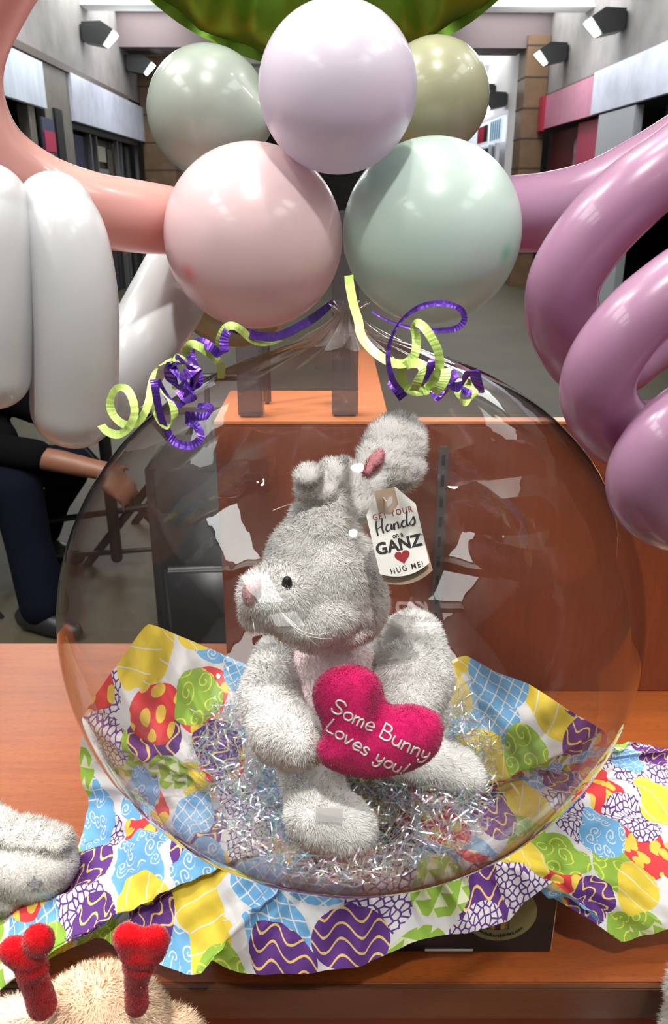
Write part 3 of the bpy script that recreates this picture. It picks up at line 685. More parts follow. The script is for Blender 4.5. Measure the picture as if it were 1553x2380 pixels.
    L = rad[-1]; dphi = seg/np.maximum(L, .12); phi = np.concatenate([[0], np.cumsum(dphi)[:-1]])*2*PI/dphi.sum()
    ks = np.ones(61)/61; Ls = rad
    U = np.stack([Ls*np.cos(phi), Ls*np.sin(phi)], 2)
    V = G.reshape(-1, 3); F = []
    for i in range(NT-1):
        for j in range(m):
            j2 = (j+1) % m; F.append((i*m+j, i*m+j2, (i+1)*m+j2, (i+1)*m+j))
    me = pymesh('tissue_paper', V, F)
    ul = me.uv_layers.new(name='flat'); lv = np.empty(len(me.loops), int); me.loops.foreach_get('vertex_index', lv)
    ul.data.foreach_set('uv', U.reshape(-1, 2)[lv].ravel())
    o = link('tissue_paper', me, egg_material()); tag(o, 'crumpled tissue paper printed with coloured Easter eggs under the clear balloon', 'paper')
    s_ = o.modifiers.new('s', 'SMOOTH'); s_.iterations = 1; s_.factor = .4
    return o
paper()

# ================================================================ clear balloon
def clear_material(name, haze=.03, rough=.0, wr=.42, tint=(1, 1, 1), gain=1.35):
    m = bpy.data.materials.new(name); m.use_nodes = True; t = m.node_tree
    for n in list(t.nodes): t.nodes.remove(n)
    out = t.nodes.new('ShaderNodeOutputMaterial'); tr = t.nodes.new('ShaderNodeBsdfTransparent'); tr.inputs[0].default_value = (*tint, 1)
    gl = t.nodes.new('ShaderNodeBsdfGlossy'); gl.inputs['Roughness'].default_value = rough
    fr = t.nodes.new('ShaderNodeLayerWeight'); fr.inputs['Blend'].default_value = .5
    # streaky stretch marks in the plastic skin, strongest low on the flanks
    tc = t.nodes.new('ShaderNodeTexCoord'); mp = t.nodes.new('ShaderNodeMapping'); mp.inputs['Scale'].default_value = (9, 9, 1.6); t.links.new(tc.outputs['Object'], mp.inputs[0])
    nz = t.nodes.new('ShaderNodeTexNoise'); nz.inputs['Scale'].default_value = 3; nz.inputs['Detail'].default_value = 2; nz.inputs['Distortion'].default_value = .6; t.links.new(mp.outputs[0], nz.inputs[0])
    bp = t.nodes.new('ShaderNodeBump'); bp.inputs['Strength'].default_value = wr; bp.inputs['Distance'].default_value = .0012; t.links.new(nz.outputs[0], bp.inputs['Height'])
    t.links.new(bp.outputs[0], gl.inputs['Normal'])
    fc = N(t, fr.outputs[1]); f5 = fc*fc*fc*fc*fc; f = ((f5*.96+.04)*gain).min(1.0)
    t.links.new(mixc(t, (f5*1.15).min(1.0), tint, (.50, .44, .48)), tr.inputs[0])
    mx = t.nodes.new('ShaderNodeMixShader'); t.links.new(f.k, mx.inputs[0]); t.links.new(tr.outputs[0], mx.inputs[1]); t.links.new(gl.outputs[0], mx.inputs[2])
    df = t.nodes.new('ShaderNodeBsdfDiffuse'); df.inputs[0].default_value = (.8, .78, .78, 1); m2 = t.nodes.new('ShaderNodeMixShader'); m2.inputs[0].default_value = haze
    t.links.new(mx.outputs[0], m2.inputs[1]); t.links.new(df.outputs[0], m2.inputs[2]); t.links.new(m2.outputs[0], out.inputs[0])
    return m
Mclear = clear_material('clear_balloon_skin', haze=.005)
V = []; F = []; NR, NS = 96, 160
# profile: closed tied tail at the bottom, pleated neck at the top
for i in range(NR+1):
    a = -PI/2+PI*i/NR
    for k in range(NS):
        b = 2*PI*k/NS; r = math.cos(a); zz = math.sin(a)
        x, y, z = BR[0]*r*math.cos(b), BR[1]*r*math.sin(b), BR[2]*zz
        u = max(0, (zz-.93)/.07)            # the skin is drawn up into the neck
        if u > 0: z += .010*u*u*u; pl = 1+.06*u*math.sin(b*17); x *= pl; y *= pl
        V.append((BC.x+x, BC.y+y, BC.z+z))
for i in range(NR):
    for k in range(NS): F.append((i*NS+k, i*NS+(k+1) % NS, (i+1)*NS+(k+1) % NS, (i+1)*NS+k))
balloon = link('clear_balloon', pymesh('clear_balloon', V, F), Mclear)
tag(balloon, 'large clear bubble balloon with the white plush rabbit sealed inside', 'balloon')
Mneck = clear_material('clear_neck', haze=.16, rough=.05, wr=.8, gain=2.2)
V = []; F = []; nk = 26
for i in range(nk+1):
    t_ = i/nk; z = BC.z+BR[2]+.004+t_*.030; r = .030*(1-t_)**1.8+.0045+(.012*max(0, t_-.72)/.28)
    for k in range(96):
        b = 2*PI*k/96; rr = r*(1+.28*math.sin(b*12+t_*.8)*min(1, (1-t_)*3+.25))
        V.append((BC.x-.003+rr*math.cos(b), BC.y+rr*math.sin(b), z))
for i in range(nk):
    for k in range(96): F.append((i*96+k, i*96+(k+1) % 96, (i+1)*96+(k+1) % 96, (i+1)*96+k))
nko = link('tied_neck', pymesh('tied_neck', V, F), Mneck, balloon); nko['label'] = 'gathered clear neck tied off at the top'
# clear flat strap hanging inside from the neck

# ================================================================ round latex balloons
def latex(name, col, tr=.32, rough=.32, deep=None):
    m = mat(name, col, rough, coat=.55, coat_r=.07, spec=.45)
    t = m.node_tree; b = t.nodes['Principled BSDF']
    b.inputs['Subsurface Weight'].default_value = .25; b.inputs['Subsurface Radius'].default_value = (.02, .015, .012); b.inputs['Subsurface Scale'].default_value = 1
    # skin thins and pales where the curve faces us, the colour deepens where it is seen edge-on
    t_ = t.nodes.new('ShaderNodeBsdfTranslucent'); t_.inputs[0].default_value = (*(deep or col), 1)
    mx = t.nodes.new('ShaderNodeMixShader'); mx.inputs[0].default_value = tr
    t.links.new(b.outputs[0], mx.inputs[1]); t.links.new(t_.outputs[0], mx.inputs[2]); t.links.new(mx.outputs[0], t.nodes['Material Output'].inputs[0])
    return m
HUB = Vector((.003, .715, 0))
def round_balloon(px, py, rpx, y, m, lab, tip=None, knot_to=None):
    c = P(px, py, y); r = rpx/FPX*depth(c)
    q = Vector(knot_to) if knot_to else Vector((HUB.x, HUB.y, c.z-.02)); d = (q-c).normalized()      # the knot points to the middle of the bunch
    z = Vector((0, 0, 1)); rot = z.rotation_difference(d)
    V = []; F = []; nr, ns = 48, 64
    for i in range(nr+1):
        a = PI*i/nr; rr = math.sin(a); zz = math.cos(a)
        st = 1.0
        if zz > .75: k = (zz-.75)/.25; st = 1-.10*k*k; zl = zz*(1+.16*k**2.5)
        else: zl = zz
        for j in range(ns):
            b = 2*PI*j/ns; v = Vector((rr*st*math.cos(b), rr*st*math.sin(b), zl))*r; V.append(c+rot @ v)
    for i in range(nr):
        for j in range(ns): F.append((i*ns+j, (i+1)*ns+j, (i+1)*ns+(j+1) % ns, i*ns+(j+1) % ns))
    o = link('round_balloon', pymesh('round_balloon', V, F), m); tag(o, lab, 'balloon')
    kp = c+d*r*1.14
    link('knot', tube_mesh('knot', [(*kp, .005), (*(kp+d*.004), .0035), (*(kp+d*.009), .006)], 16), m, o)
    return c, r
Mlil = latex('pearl_lilac', (.66, .61, .70)); Mpk = latex('pearl_pink', (.70, .54, .565)); Mmint = latex('pearl_mint', (.53, .65, .61)); Msage = latex('grey_sage', (.36, .41, .37)); Myel = latex('pale_olive_yellow', (.38, .385, .255))
round_balloon(785, 207, 184, .605, Mlil, 'pearly lilac-white round balloon at the top centre of the bunch')
cpk, rpk = round_balloon(590, 553, 206, .635, Mpk, 'pale pink round balloon, lower left of the bunch')
cmt, rmt = round_balloon(1003, 541, 206, .645, Mmint, 'pale mint round balloon, lower right of the bunch')
round_balloon(486, 262, 142, .765, Msage, 'grey-green round balloon behind, upper left of the bunch')
round_balloon(1010, 225, 126, .775, Myel, 'olive-yellow round balloon behind, upper right of the bunch')
round_balloon(545, 655, 150, .80, Myel, 'olive-yellow round balloon mostly hidden behind the pale pink one')
def dimple(c, r, px, py, col, m):
    """the deeper coloured nipple spot left at the crown of the balloon skin"""
    d = ray(px, py).normalized(); o = CAM-c; b = o.dot(d); s = b*b-(o.dot(o)-r*r); p = CAM+d*(-b-math.sqrt(s)); return p
def add_spot(m, p, col, rad):
    t = m.node_tree; b = t.nodes['Principled BSDF']; tc = t.nodes.new('ShaderNodeTexCoord'); vm = t.nodes.new('ShaderNodeVectorMath'); vm.operation = 'DISTANCE'
    t.links.new(tc.outputs['Object'], vm.inputs[0]); vm.inputs[1].default_value = p
    f = (1.0-N(t, vm.outputs['Value'])/rad).max(0.0)
    t.links.new(mixc(t, f*.85, tuple(b.inputs['Base Color'].default_value)[:3], col), b.inputs['Base Color'])
add_spot(Mpk, dimple(cpk, rpk, 438, 635, 0, 0), (.75, .10, .12), .0095)
add_spot(Mmint, dimple(cmt, rmt, 1176, 590, 0, 0), (.08, .50, .28), .0095)

# green foil balloon
def foil():
    m = mat('green_foil', (.15, .31, .02), .33, metal=.6)
    c = P(752, -470, .90); r = .262; c.z = CAM.z+.378
    V = []; F = []; nr, ns = 60, 288
    for side in (1, -1):
        for i in range(nr+1):
            t_ = i/nr; prof = .085*(1-t_**2.2)**.62
            for j in range(ns):
                b = 2*PI*j/ns; e = max(0, (t_-.55)/.45)
                puck = .0085*e*math.sin(b*23+1.3*math.sin(b*5))*(1-abs(2*e-1)**4*.3)+.003*e*math.sin(b*51+2)
                rr = r*t_*(1-.012*e**3*(1+math.sin(b*23+.7)))
                d = side*(prof+puck*(1-t_**20))+.002*math.sin(b*23)*t_**8
                V.append((c.x+rr*math.cos(b), c.y-d, c.z+rr*math.sin(b)))
    off = (nr+1)*ns
    for s_ in (0, 1):
        for i in range(nr):
            for j in range(ns):
                q = (s_*off+i*ns+j, s_*off+i*ns+(j+1) % ns, s_*off+(i+1)*ns+(j+1) % ns, s_*off+(i+1)*ns+j); F.append(q if s_ else q[::-1])
    o = link('foil_balloon', pymesh('foil_balloon', V, F), m); tag(o, 'shiny lime green foil balloon at the very top', 'balloon')
    V = []; F = []
    for j in range(ns):
        b = 2*PI*j/ns
        for k, rr in enumerate((r*.955, r*1.012)): V.append((c.x+rr*math.cos(b), c.y+.0025*math.sin(b*23)*(1+k), c.z+rr*math.sin(b)))
    for j in range(ns): F.append((j*2, j*2+1, ((j+1) % ns)*2+1, ((j+1) % ns)*2))
    link('seam_rim', pymesh('seam_rim', V, F), m, o)
foil()

# ================================================================ long modelling balloons
Mwhite = latex('pearl_white', (.62, .63, .65), tr=.2); Mpeach = latex('peach_pink', (.66, .37, .34)); Mpurp = latex('mauve_purple', (.37, .21, .33), rough=.3, deep=(.5, .16, .36))
def twist(name, pts, m, lab, group=None, n=10):
    o = px_tube(name, pts, m, None, n); return tag(o, lab, 'balloon', group)
twist('long_balloon', [(1650, 300, .53, 76), (1570, 372, .52, 80), (1470, 452, .515, 86), (1375, 550, .515, 86), (1310, 660, .52, 84), (1315, 760, .535, 84), (1368, 840, .56, 82), (1430, 850, .59, 76), (1510, 800, .61, 70), (1640, 730, .62, 68)], Mpurp, 'mauve long balloon loop, uppermost of the three on the right')
twist('long_balloon', [(1650, 610, .46, 80), (1560, 672, .455, 82), (1470, 752, .452, 84), (1402, 850, .455, 86), (1392, 930, .465, 86), (1440, 1000, .485, 84), (1520, 1010, .51, 82), (1640, 960, .53, 80)], Mpurp, 'mauve long balloon loop, middle of the three on the right')
twist('long_balloon', [(1680, 925, .44, 80), (1600, 968, .435, 82), (1535, 1030, .432, 84), (1496, 1110, .435, 85), (1520, 1175, .445, 85), (1600, 1205, .46, 84), (1700, 1190, .48, 80)], Mpurp, 'mauve long balloon loop, lowest one at the right edge')
twist('long_balloon', [(1100, 505, .77, 78), (1180, 499, .75, 84), (1280, 492, .70, 88), (1390, 462, .66, 88), (1500, 400, .64, 84), (1620, 320, .62, 80)], Mpurp, 'straight mauve arm between the mint balloon and the right loops')
twist('long_balloon', [(70, -140, .55, 78), (-10, -20, .55, 80), (-70, 110, .555, 80), (-72, 230, .56, 80), (-20, 350, .57, 82), (90, 438, .59, 82), (210, 485, .61, 82), (310, 503, .64, 81), (400, 513, .68, 74), (465, 520, .71, 58)], Mpeach, 'peach pink long balloon curving from the upper left to the bunch')
twist('long_balloon', [(60, 300, .60, 60), (-10, 420, .525, 86), (-14, 520, .515, 92), (-16, 700, .512, 94), (-14, 860, .515, 92), (-40, 960, .53, 60)], Mwhite, 'white long balloon at the far left edge') if False else None
twist('long_balloon', [(-22, 470, .515, 87), (-18, 560, .51, 91), (-18, 720, .508, 91), (-20, 862, .512, 90)], Mwhite, 'white long balloon cut off by the left edge')
twist('long_balloon', [(130, 492, .535, 88), (152, 560, .53, 98), (170, 680, .528, 101), (176, 800, .53, 99), (172, 945, .54, 98)], Mwhite, 'fat white long balloon hanging beside the left edge, rounded lower end')
twist('long_balloon', [(520, 420, .79, 60), (458, 560, .76, 82), (392, 690, .71, 88), (330, 800, .665, 84), (280, 900, .655, 68), (262, 958, .65, 42), (256, 990, .65, 22)], Mwhite, 'white long balloon slanting down behind the lime curls')

# ================================================================ curling ribbons
def foilmat(name, col, rough, metal, aniso=.3):
    m = mat(name, col, rough, metal=metal, bump=.35, bscale=120); return m
Mviolet = foilmat('violet_foil_ribbon', (.16, .06, .50), .25, .7); Mlime = foilmat('lime_ribbon', (.50, .68, .18), .3, .0)
def ribbon(pts, wpx, m, par, name='strand', n=8):
    """pts rows: px, py, distance, direction of the ribbon's width in degrees, width factor; crinkled strip"""
    rows = []
    for q in pts:
        p = P(q[0], q[1], q[2]); an = math.radians(q[3]); wf = q[4] if len(q) > 4 else 1; ty = q[5] if len(q) > 5 else 0
        W = PX(q[0], q[1], q[2], wpx)/2*wf
        wv = (Vector((1, 0, 0))*math.cos(an)+Vector((0, SP, CP))*math.sin(an))*W + Vector((0, CP, -SP))*W*ty
        rows.append((*p, *wv))
    rows = catmull(rows, n); V = []; F = []; L = 0
    for i, r in enumerate(rows):
        c = np.array(r[:3]); wv = np.array(r[3:]);
        if i: L += np.linalg.norm(c-np.array(rows[i-1][:3]))
        j = .00010*math.sin(L*3600)
        nn = np.cross(wv, (np.array(rows[min(i+1, len(rows)-1)][:3])-np.array(rows[max(i-1, 0)][:3]))); nn /= np.linalg.norm(nn)+1e-12
        for k in (-1, 0, 1): V.append(c+wv*k+nn*(j+(.00015 if k == 0 else 0)))
    for i in range(len(rows)-1):
        for k in (0, 1): F.append((i*3+k, i*3+k+1, i*3+4+k, i*3+3+k))
    me = pymesh(name, V, F); o = link(name, me, m, par, False)
    s_ = o.modifiers.new('s', 'SOLIDIFY'); s_.thickness = .00012
    return o
Y1 = .50
lt = thing('curling_ribbon', P(436, 880, Y1), 'bunch of violet and lime curled ribbon on the left shoulder of the clear balloon', 'ribbon')
ribbon([(235, 988, Y1, 20), (250, 1003, Y1-.003, 60), (276, 1010, Y1-.006, 90), (300, 993, Y1-.010, 150), (313, 958, Y1-.010, 180), (306, 922, Y1-.006, 200), (290, 902, Y1, 230), (268, 906, Y1+.008, 290), (256, 936, Y1+.010, 350), (264, 965, Y1+.008, 380), (288, 986, Y1+.002, 430), (313, 985, Y1-.004, 470), (335, 962, Y1-.008, 495), (348, 925, Y1-.004, 530), (353, 885, Y1+.004, 540, .8), (364, 856, Y1+.008, 560, .5), (382, 843, Y1+.006, 600, .5), (399, 838, Y1, 630, .7)], 19, Mlime, lt)
ribbon([(399, 838, Y1+.004, 60), (412, 831, Y1-.004, 90), (428, 842, Y1-.006, 50), (436, 868, Y1, 20, .7), (424, 890, Y1+.008, 0, .6), (408, 905, Y1+.01, 20, .7), (404, 880, Y1+.012, 0, .6)], 18, Mlime, lt)
ribbon([(353, 915, Y1+.002, 0, .6), (362, 955, Y1-.002, -10), (378, 985, Y1-.004, 10), (396, 990, Y1-.004, 60), (406, 965, Y1-.006, 20), (398, 935, Y1-.004, -20), (382, 918, Y1, -40), (374, 905, Y1+.004, -60, .6)], 18, Mlime, lt)
ribbon([(513, 880, Y1+.02, 0, .8), (514, 850, Y1+.012, 0), (505, 838, Y1+.004, 60), (488, 822, Y1, 60), (462, 805, Y1-.004, 80), (444, 800, Y1-.002, 110), (433, 812, Y1+.004, 170), (435, 828, Y1+.008, 200, .8)], 20, Mlime, lt)
ribbon([(510, 808, Y1+.006, 10), (512, 785, Y1+.002, -20), (524, 763, Y1, -50), (541, 757, Y1, -80), (562, 768, Y1+.005, -120), (585, 788, Y1+.015, -100), (610, 795, Y1+.03, -90), (635, 791, Y1+.05, -80), (668, 776, Y1+.075, -70), (700, 760, Y1+.10, -65), (740, 735, Y1+.13, -60, .8), (775, 705, Y1+.16, -50, .6)], 19, Mlime, lt)
ribbon([(775, 702, Y1+.155, -50, .7), (735, 735, Y1+.125, -65), (699, 757, Y1+.095, -70), (668, 773, Y1+.07, -80), (637, 783, Y1+.045, -90), (600, 781, Y1+.02, -95), (572, 773, Y1+.010, -110), (548, 765, Y1+.004, -120), (531, 766, Y1, -60), (521, 790, Y1-.002, -10), (521, 818, Y1-.004, 10), (510, 824, Y1-.002, 50), (492, 808, Y1-.004, 60), (470, 795, Y1, 80), (452, 800, Y1+.006, 100), (443, 818, Y1+.008, 170), (448, 845, Y1+.004, 200), (460, 868, Y1-.002, 210), (463, 888, Y1-.004, 180), (449, 897, Y1-.004, 140), (428, 885, Y1-.004, 110), (408, 862, Y1, 60, .8), (399, 850, Y1+.004, 20)], 21, Mviolet, lt)
ribbon([(399, 840, Y1, 10), (394, 862, Y1+.006, 0), (400, 890, Y1+.008, -20), (420, 905, Y1+.004, -60), (444, 895, Y1-.004, -120), (452, 872, Y1-.010, -150), (440, 848, Y1-.012, -210), (421, 836, Y1-.008, -240), (404, 840, Y1, -280), (396, 865, Y1+.010, -340), (408, 892, Y1+.010, -400), (432, 908, Y1, -430), (456, 892, Y1-.012, -470), (456, 862, Y1-.016, -520), (436, 868, Y1-.018, -600), (424, 875, Y1-.016, -640), (440, 900, Y1-.014, -610), (452, 915, Y1-.01, -600), (436, 925, Y1-.004, -650), (418, 905, Y1+.004, -700)], 26, Mviolet, lt)
ribbon([(357, 882, Y1-.006, 8), (361, 905, Y1-.008, 4), (366, 935, Y1-.008, 0), (373, 965, Y1-.006, -4), (381, 990, Y1-.004, -8)], 18, Mviolet, lt)
ribbon([(367, 884, Y1+.004, 40, .8), (382, 912, Y1+.008, 40, .7), (398, 935, Y1+.006, 40, .8), (412, 943, Y1+.002, 70), (430, 930, Y1-.002, 130), (440, 905, Y1-.004, 170)], 17, Mviolet, lt)
ribbon([(387, 995, Y1+.002, 40), (394, 1012, Y1+.002, 50), (412, 1030, Y1, 70), (442, 1036, Y1-.002, 100), (464, 1022, Y1-.002, 140), (465, 1005, Y1, 190), (452, 987, Y1+.004, 230), (434, 979, Y1+.006, 250, .8), (434, 966, Y1+.004, 290), (460, 968, Y1, 265), (485, 966, Y1-.002, 250), (492, 955, Y1, 230), (478, 945, Y1+.006, 220, 1.3), (458, 946, Y1+.01, 250)], 19, Mviolet, lt)
rt = thing('curling_ribbon', P(1000, 880, Y1), 'bunch of lime and violet curled ribbon on the right shoulder of the clear balloon', 'ribbon')
Y2 = .505
ribbon([(811, 640, .60, 10), (813, 662, .59, 10), (822, 708, .565, 5), (833, 745, .54, 5), (840, 779, .53, 20), (862, 810, .52, 40), (896, 836, .51, 60), (928, 846, .505, 85), (950, 840, Y2, 120), (966, 818, Y2, 165), (968, 785, Y2+.004, 180), (962, 762, Y2+.004, 170, .8), (968, 750, Y2, 80, .9), (985, 760, Y2-.004, 40), (1003, 785, Y2-.006, 25), (1018, 815, Y2-.006, 10), (1022, 850, Y2-.004, -10), (1012, 885, Y2, -30), (990, 905, Y2+.006, -60), (965, 910, Y2+.008, -100), (942, 896, Y2+.008, -140), (933, 868, Y2+.004, -180), (946, 848, Y2-.002, -240), (970, 845, Y2-.006, -280), (982, 858, Y2-.010, -330), (972, 885, Y2-.010, -370), (962, 908, Y2-.006, -360)], 21, Mlime, rt)
ribbon([(962, 908, Y2-.006, 0), (985, 908, Y2+.002, -60), (1005, 895, Y2+.008, -40), (1022, 870, Y2+.004, -10, .8), (1036, 857, Y2-.006, 10), (1034, 880, Y2-.010, 0), (1022, 900, Y2-.010, -20), (1006, 912, Y2-.006, -40)], 24, Mlime, rt)
ribbon([(1078, 888, Y2+.004, 60), (1096, 890, Y2-.006, 110), (1105, 912, Y2-.012, 180), (1094, 933, Y2-.012, 240), (1072, 934, Y2-.006, 290), (1063, 912, Y2+.006, 350), (1074, 896, Y2+.01, 400), (1095, 900, Y2+.01, 450, .7)], 15, Mlime, rt)
ribbon([(865, 724, .56, 60, .4), (896, 742, .545, 70, .4), (930, 755, .53, 80, .5), (975, 766, .52, 85, .7), (1030, 768, .51, 95), (1062, 762, Y2, 110), (1079, 745, Y2, 160), (1074, 722, Y2, 220), (1050, 709, Y2-.002, 255), (1015, 705, Y2-.002, 275), (975, 714, Y2, 300, .9), (940, 738, Y2+.002, 320, .6), (918, 768, Y2+.002, 340, .5), (904, 805, Y2+.002, 358, .7), (903, 845, Y2, 370, .9), (914, 885, Y2, 390), (935, 912, Y2+.004, 400)], 14, Mviolet, rt)
ribbon([(905, 885, Y2+.02, 60, .8), (920, 902, Y2+.014, 50), (938, 925, Y2+.014, 40, 1.1)], 22, Mviolet, rt)
ribbon([(975, 905, Y2+.006, 20, .6), (990, 880, Y2, 20, .8), (1001, 855, Y2-.004, 15), (1008, 836, Y2-.002, 0), (1016, 850, Y2+.006, -20, .7)], 22, Mviolet, rt)
ribbon([(1006, 905, Y2+.004, 50), (1028, 922, Y2-.002, 50, 1.3), (1045, 900, Y2-.008, 45, 1.3), (1056, 880, Y2-.008, 30, 1.1), (1046, 866, Y2, 40), (1038, 885, Y2+.004, 80), (1060, 900, Y2+.002, 100), (1080, 890, Y2-.002, 60), (1088, 868, Y2-.008, 25, 1.2), (1100, 862, Y2-.010, 0, 1.2), (1108, 885, Y2-.008, -15, 1.2), (1113, 908, Y2-.004, -20, 1.1), (1095, 915, Y2+.006, 40, .8), (1074, 905, Y2+.008, 90, .7)], 24, Mviolet, rt)
# ================================================================ the plush rabbit
Mfur = mat('white_plush', (.955, .945, .93), .9, spec=.1, translucent=.12)
Mpinkfur = mat('pink_plush', (.90, .45, .48), .9, spec=.1, translucent=.12)
Mbelly = mat('blush_plush', (.93, .78, .79), .9, spec=.1, translucent=.12)
def e_(px, py, y, rx, rz, ry=None, rot=0):
    c = P(px, py, y); k = depth(c)/FPX
    ry = (ry if ry is not None else (rx+rz)/2)*k
    return ell(c, (rx*k, ry, rz*k), (0, math.radians(rot), 0))
def c_(a, b):
    pa, pb = P(*a[:3]), P(*b[:3]); return cap(pa, pb, a[3]*depth(pa)/FPX, b[3]*depth(pb)/FPX)
rab = thing('plush_rabbit', P(780, 1960, .62), 'white plush rabbit sitting inside the clear balloon, turned to the left', 'plush toy')
FL = .0070
# body with rounded shoulders
body = blob([e_(800, 1640, .685, 150, 150, 140), e_(800, 1540, .69, 140, 95, 110), e_(935, 1540, .70, 88, 110, 100), e_(665, 1560, .68, 75, 85, 90), e_(960, 1690, .70, 78, 105, 90), e_(700, 1740, .67, 70, 80, 80)], .0045, 8)
body = fur(body, 42000, FL*.75, .0006)
link_raw('body', body, Mfur, rab)
belly = blob([e_(775, 1560, .645, 105, 95, 60), e_(780, 1640, .63, 95, 90, 60)], .004, 6)
link_raw('belly_patch', fur(belly, 14000, FL*.55, .0006), Mbelly, rab)
# head
head = blob([e_(762, 1345, .635, 124, 130, 120), e_(752, 1250, .645, 84, 110, 90, -2), e_(700, 1290, .635, 74, 92, 85, 32), e_(655, 1385, .60, 90, 74, 85), e_(600, 1385, .585, 44, 54, 50), e_(600, 1425, .59, 40, 36, 44), e_(815, 1400, .635, 84, 92, 95), e_(725, 1430, .60, 105, 60, 80), e_(768, 1170, .65, 62, 46, 55)], .004, 7)
head = fur(head, 62000, FL, .0006, lay=(.1, 0, -1))
ho = link_raw('head', head, Mfur, rab)
cheekpink = blob([e_(775, 1475, .612, 95, 32, 55, -12)], .003, 4)
link_raw('chin', fur(cheekpink, 5000, FL*.6, .0006), mat('chin_plush', (.93, .81, .81), .9, spec=.1, translucent=.12), ho)
# nose, eye, whiskers
nose = blob([e_(579, 1378, .5665, 13, 30, 15, 6), e_(590, 1364, .567, 14, 18, 14, 30)], .0016, 4)
link_raw('nose', fur(nose, 2500, .003, .0005), mat('nose_pink', (.92, .58, .58), .8, translucent=.12), ho)
def surf_hit(px, py, obj):
    """where the line of sight meets the plush: eyes and whiskers are sewn on there"""
    from mathutils.bvhtree import BVHTree
    bm = bmesh.new(); bm.from_mesh(obj.data); tr = BVHTree.FromBMesh(bm); bm.free()
    h = tr.ray_cast(CAM, ray(px, py).normalized()); return h[0]
hp = surf_hit(671, 1352, ho) or P(671, 1352, .56)
def eye_(p, r, par):
    me = bpy.data.meshes.new('eye'); bm = bmesh.new(); bmesh.ops.create_uvsphere(bm, u_segments=32, v_segments=24, radius=r, matrix=Matrix.Translation(p) @ Matrix.Diagonal((.8, .7, 1.25, 1)))
    bm.to_mesh(me); bm.free(); return link('eye', me, mat('glossy_black', (.003, .003, .003), .3, spec=.3), par)
eye_(hp+Vector((-.001, -.0035, 0)), .0052, ho)
Mwh = mat('whisker', (.85, .82, .72), .4)
wr = surf_hit(660, 1440, ho) or P(660, 1440, .55)
for pts in ([(657, 1425), (690, 1460), (730, 1475), (768, 1470)], [(660, 1430), (695, 1470), (740, 1483), (772, 1484)], [(664, 1432), (700, 1465), (725, 1490), (744, 1504)], [(650, 1418), (675, 1450), (705, 1468), (745, 1478)], [(588, 1440), (590, 1455), (592, 1468), (591, 1478)]):
    rows = []
    for i, (a, b) in enumerate(pts):
        y = wr.y-.004-.006*math.sin(i/3*PI); p = P(a, b, y); rows.append((*p, .00030*(1-.22*i)))
    link('whisker', tube_mesh('whisker', catmull(rows, 8), 8), Mwh, ho)
rows = [(*P(a, b, .66), .00035) for a, b in ((690, 1172), (665, 1175), (636, 1186))]
link('whisker', tube_mesh('whisker', catmull(rows, 6), 8), Mwh, ho)
# ears: the near one folded down, the far one upright and flopped to the right
ear1 = blob([e_(716, 1108, .625, 32, 27, 28, -20), e_(712, 1140, .63, 24, 28, 26), e_(745, 1140, .64, 40, 36, 34, 20), e_(772, 1102, .65, 34, 34, 32), e_(800, 1098, .655, 32, 32, 32), e_(815, 1135, .655, 34, 46, 34)], .003, 6)
link_raw('ear', fur(ear1, 16000, FL*.8, .0006, lay=(0, 0, 1)), Mfur, rab)
ear2 = blob([e_(915, 1040, .665, 70, 80, 24, 24), e_(890, 1080, .66, 62, 62, 26, 30), e_(850, 1130, .655, 46, 50, 30, 30), e_(935, 1090, .665, 48, 48, 24), e_(835, 1170, .65, 36, 44, 32)], .003, 6)
er = link_raw('ear', fur(ear2, 30000, FL*1.05, .0006, lay=(.4, 0, 1)), Mfur, rab)
inner = blob([e_(872, 1072, .646, 13, 30, 10, 32), e_(856, 1094, .645, 9, 16, 9, 30)], .0018, 4)
link_raw('inner_ear', fur(inner, 2500, .004, .0005, lay=(.2, 0, 1)), mat('ear_pink', (.92, .46, .52), .8, translucent=.12), er)
# arms wrap round the heart
armL = blob([c_((650, 1535, .66, 60), (625, 1620, .63, 68)), c_((625, 1620, .63, 68), (655, 1700, .60, 74)), c_((655, 1700, .595, 74), (702, 1728, .565, 56)), e_(640, 1590, .64, 66, 80, 60)], .004, 6)
link_raw('arm', fur(armL, 30000, FL*.85, .0006, lay=(.3, 0, -1)), Mfur, rab)
armR = blob([c_((960, 1490, .68, 70), (975, 1580, .65, 78)), c_((975, 1580, .65, 78), (945, 1640, .62, 70)), e_(940, 1560, .64, 74, 66, 60), e_(985, 1650, .66, 58, 70, 60)], .004, 6)
link_raw('arm', fur(armR, 28000, FL*.85, .0006, lay=(-.2, 0, -1)), Mfur, rab)
# legs
legL = blob([c_((712, 1760, .62, 66), (735, 1850, .59, 70)), e_(765, 1905, .56, 100, 68, 72, 12), e_(800, 1925, .555, 74, 60, 62, 10), e_(722, 1905, .57, 50, 62, 60)], .004, 6)
lg = link_raw('leg', fur(legL, 36000, FL*.9, .0006, lay=(.4, 0, -.8)), Mfur, rab)
link_raw('sole', fur(blob([e_(795, 1968, .560, 74, 20, 60, 4)], .0025, 4), 4000, .003, .0005), Mpinkfur, lg)
legR = blob([c_((930, 1745, .66, 62), (1010, 1775, .65, 56)), c_((1010, 1775, .65, 56), (1085, 1812, .645, 42)), e_(1060, 1790, .65, 62, 46, 60, 20)], .004, 6)
lg = link_raw('leg', fur(legR, 26000, FL*1.0, .0006, lay=(1, 0, -.5)), Mfur, rab)
link_raw('sole', fur(blob([e_(1025, 1842, .645, 78, 14, 45, 4)], .0025, 4), 3500, .003, .0005), Mpinkfur, lg)
me = bpy.data.meshes.new('care_label')
q = [P(735, 1876, .538), P(797, 1880, .538), P(796, 1912, .538), P(734, 1908, .538)]
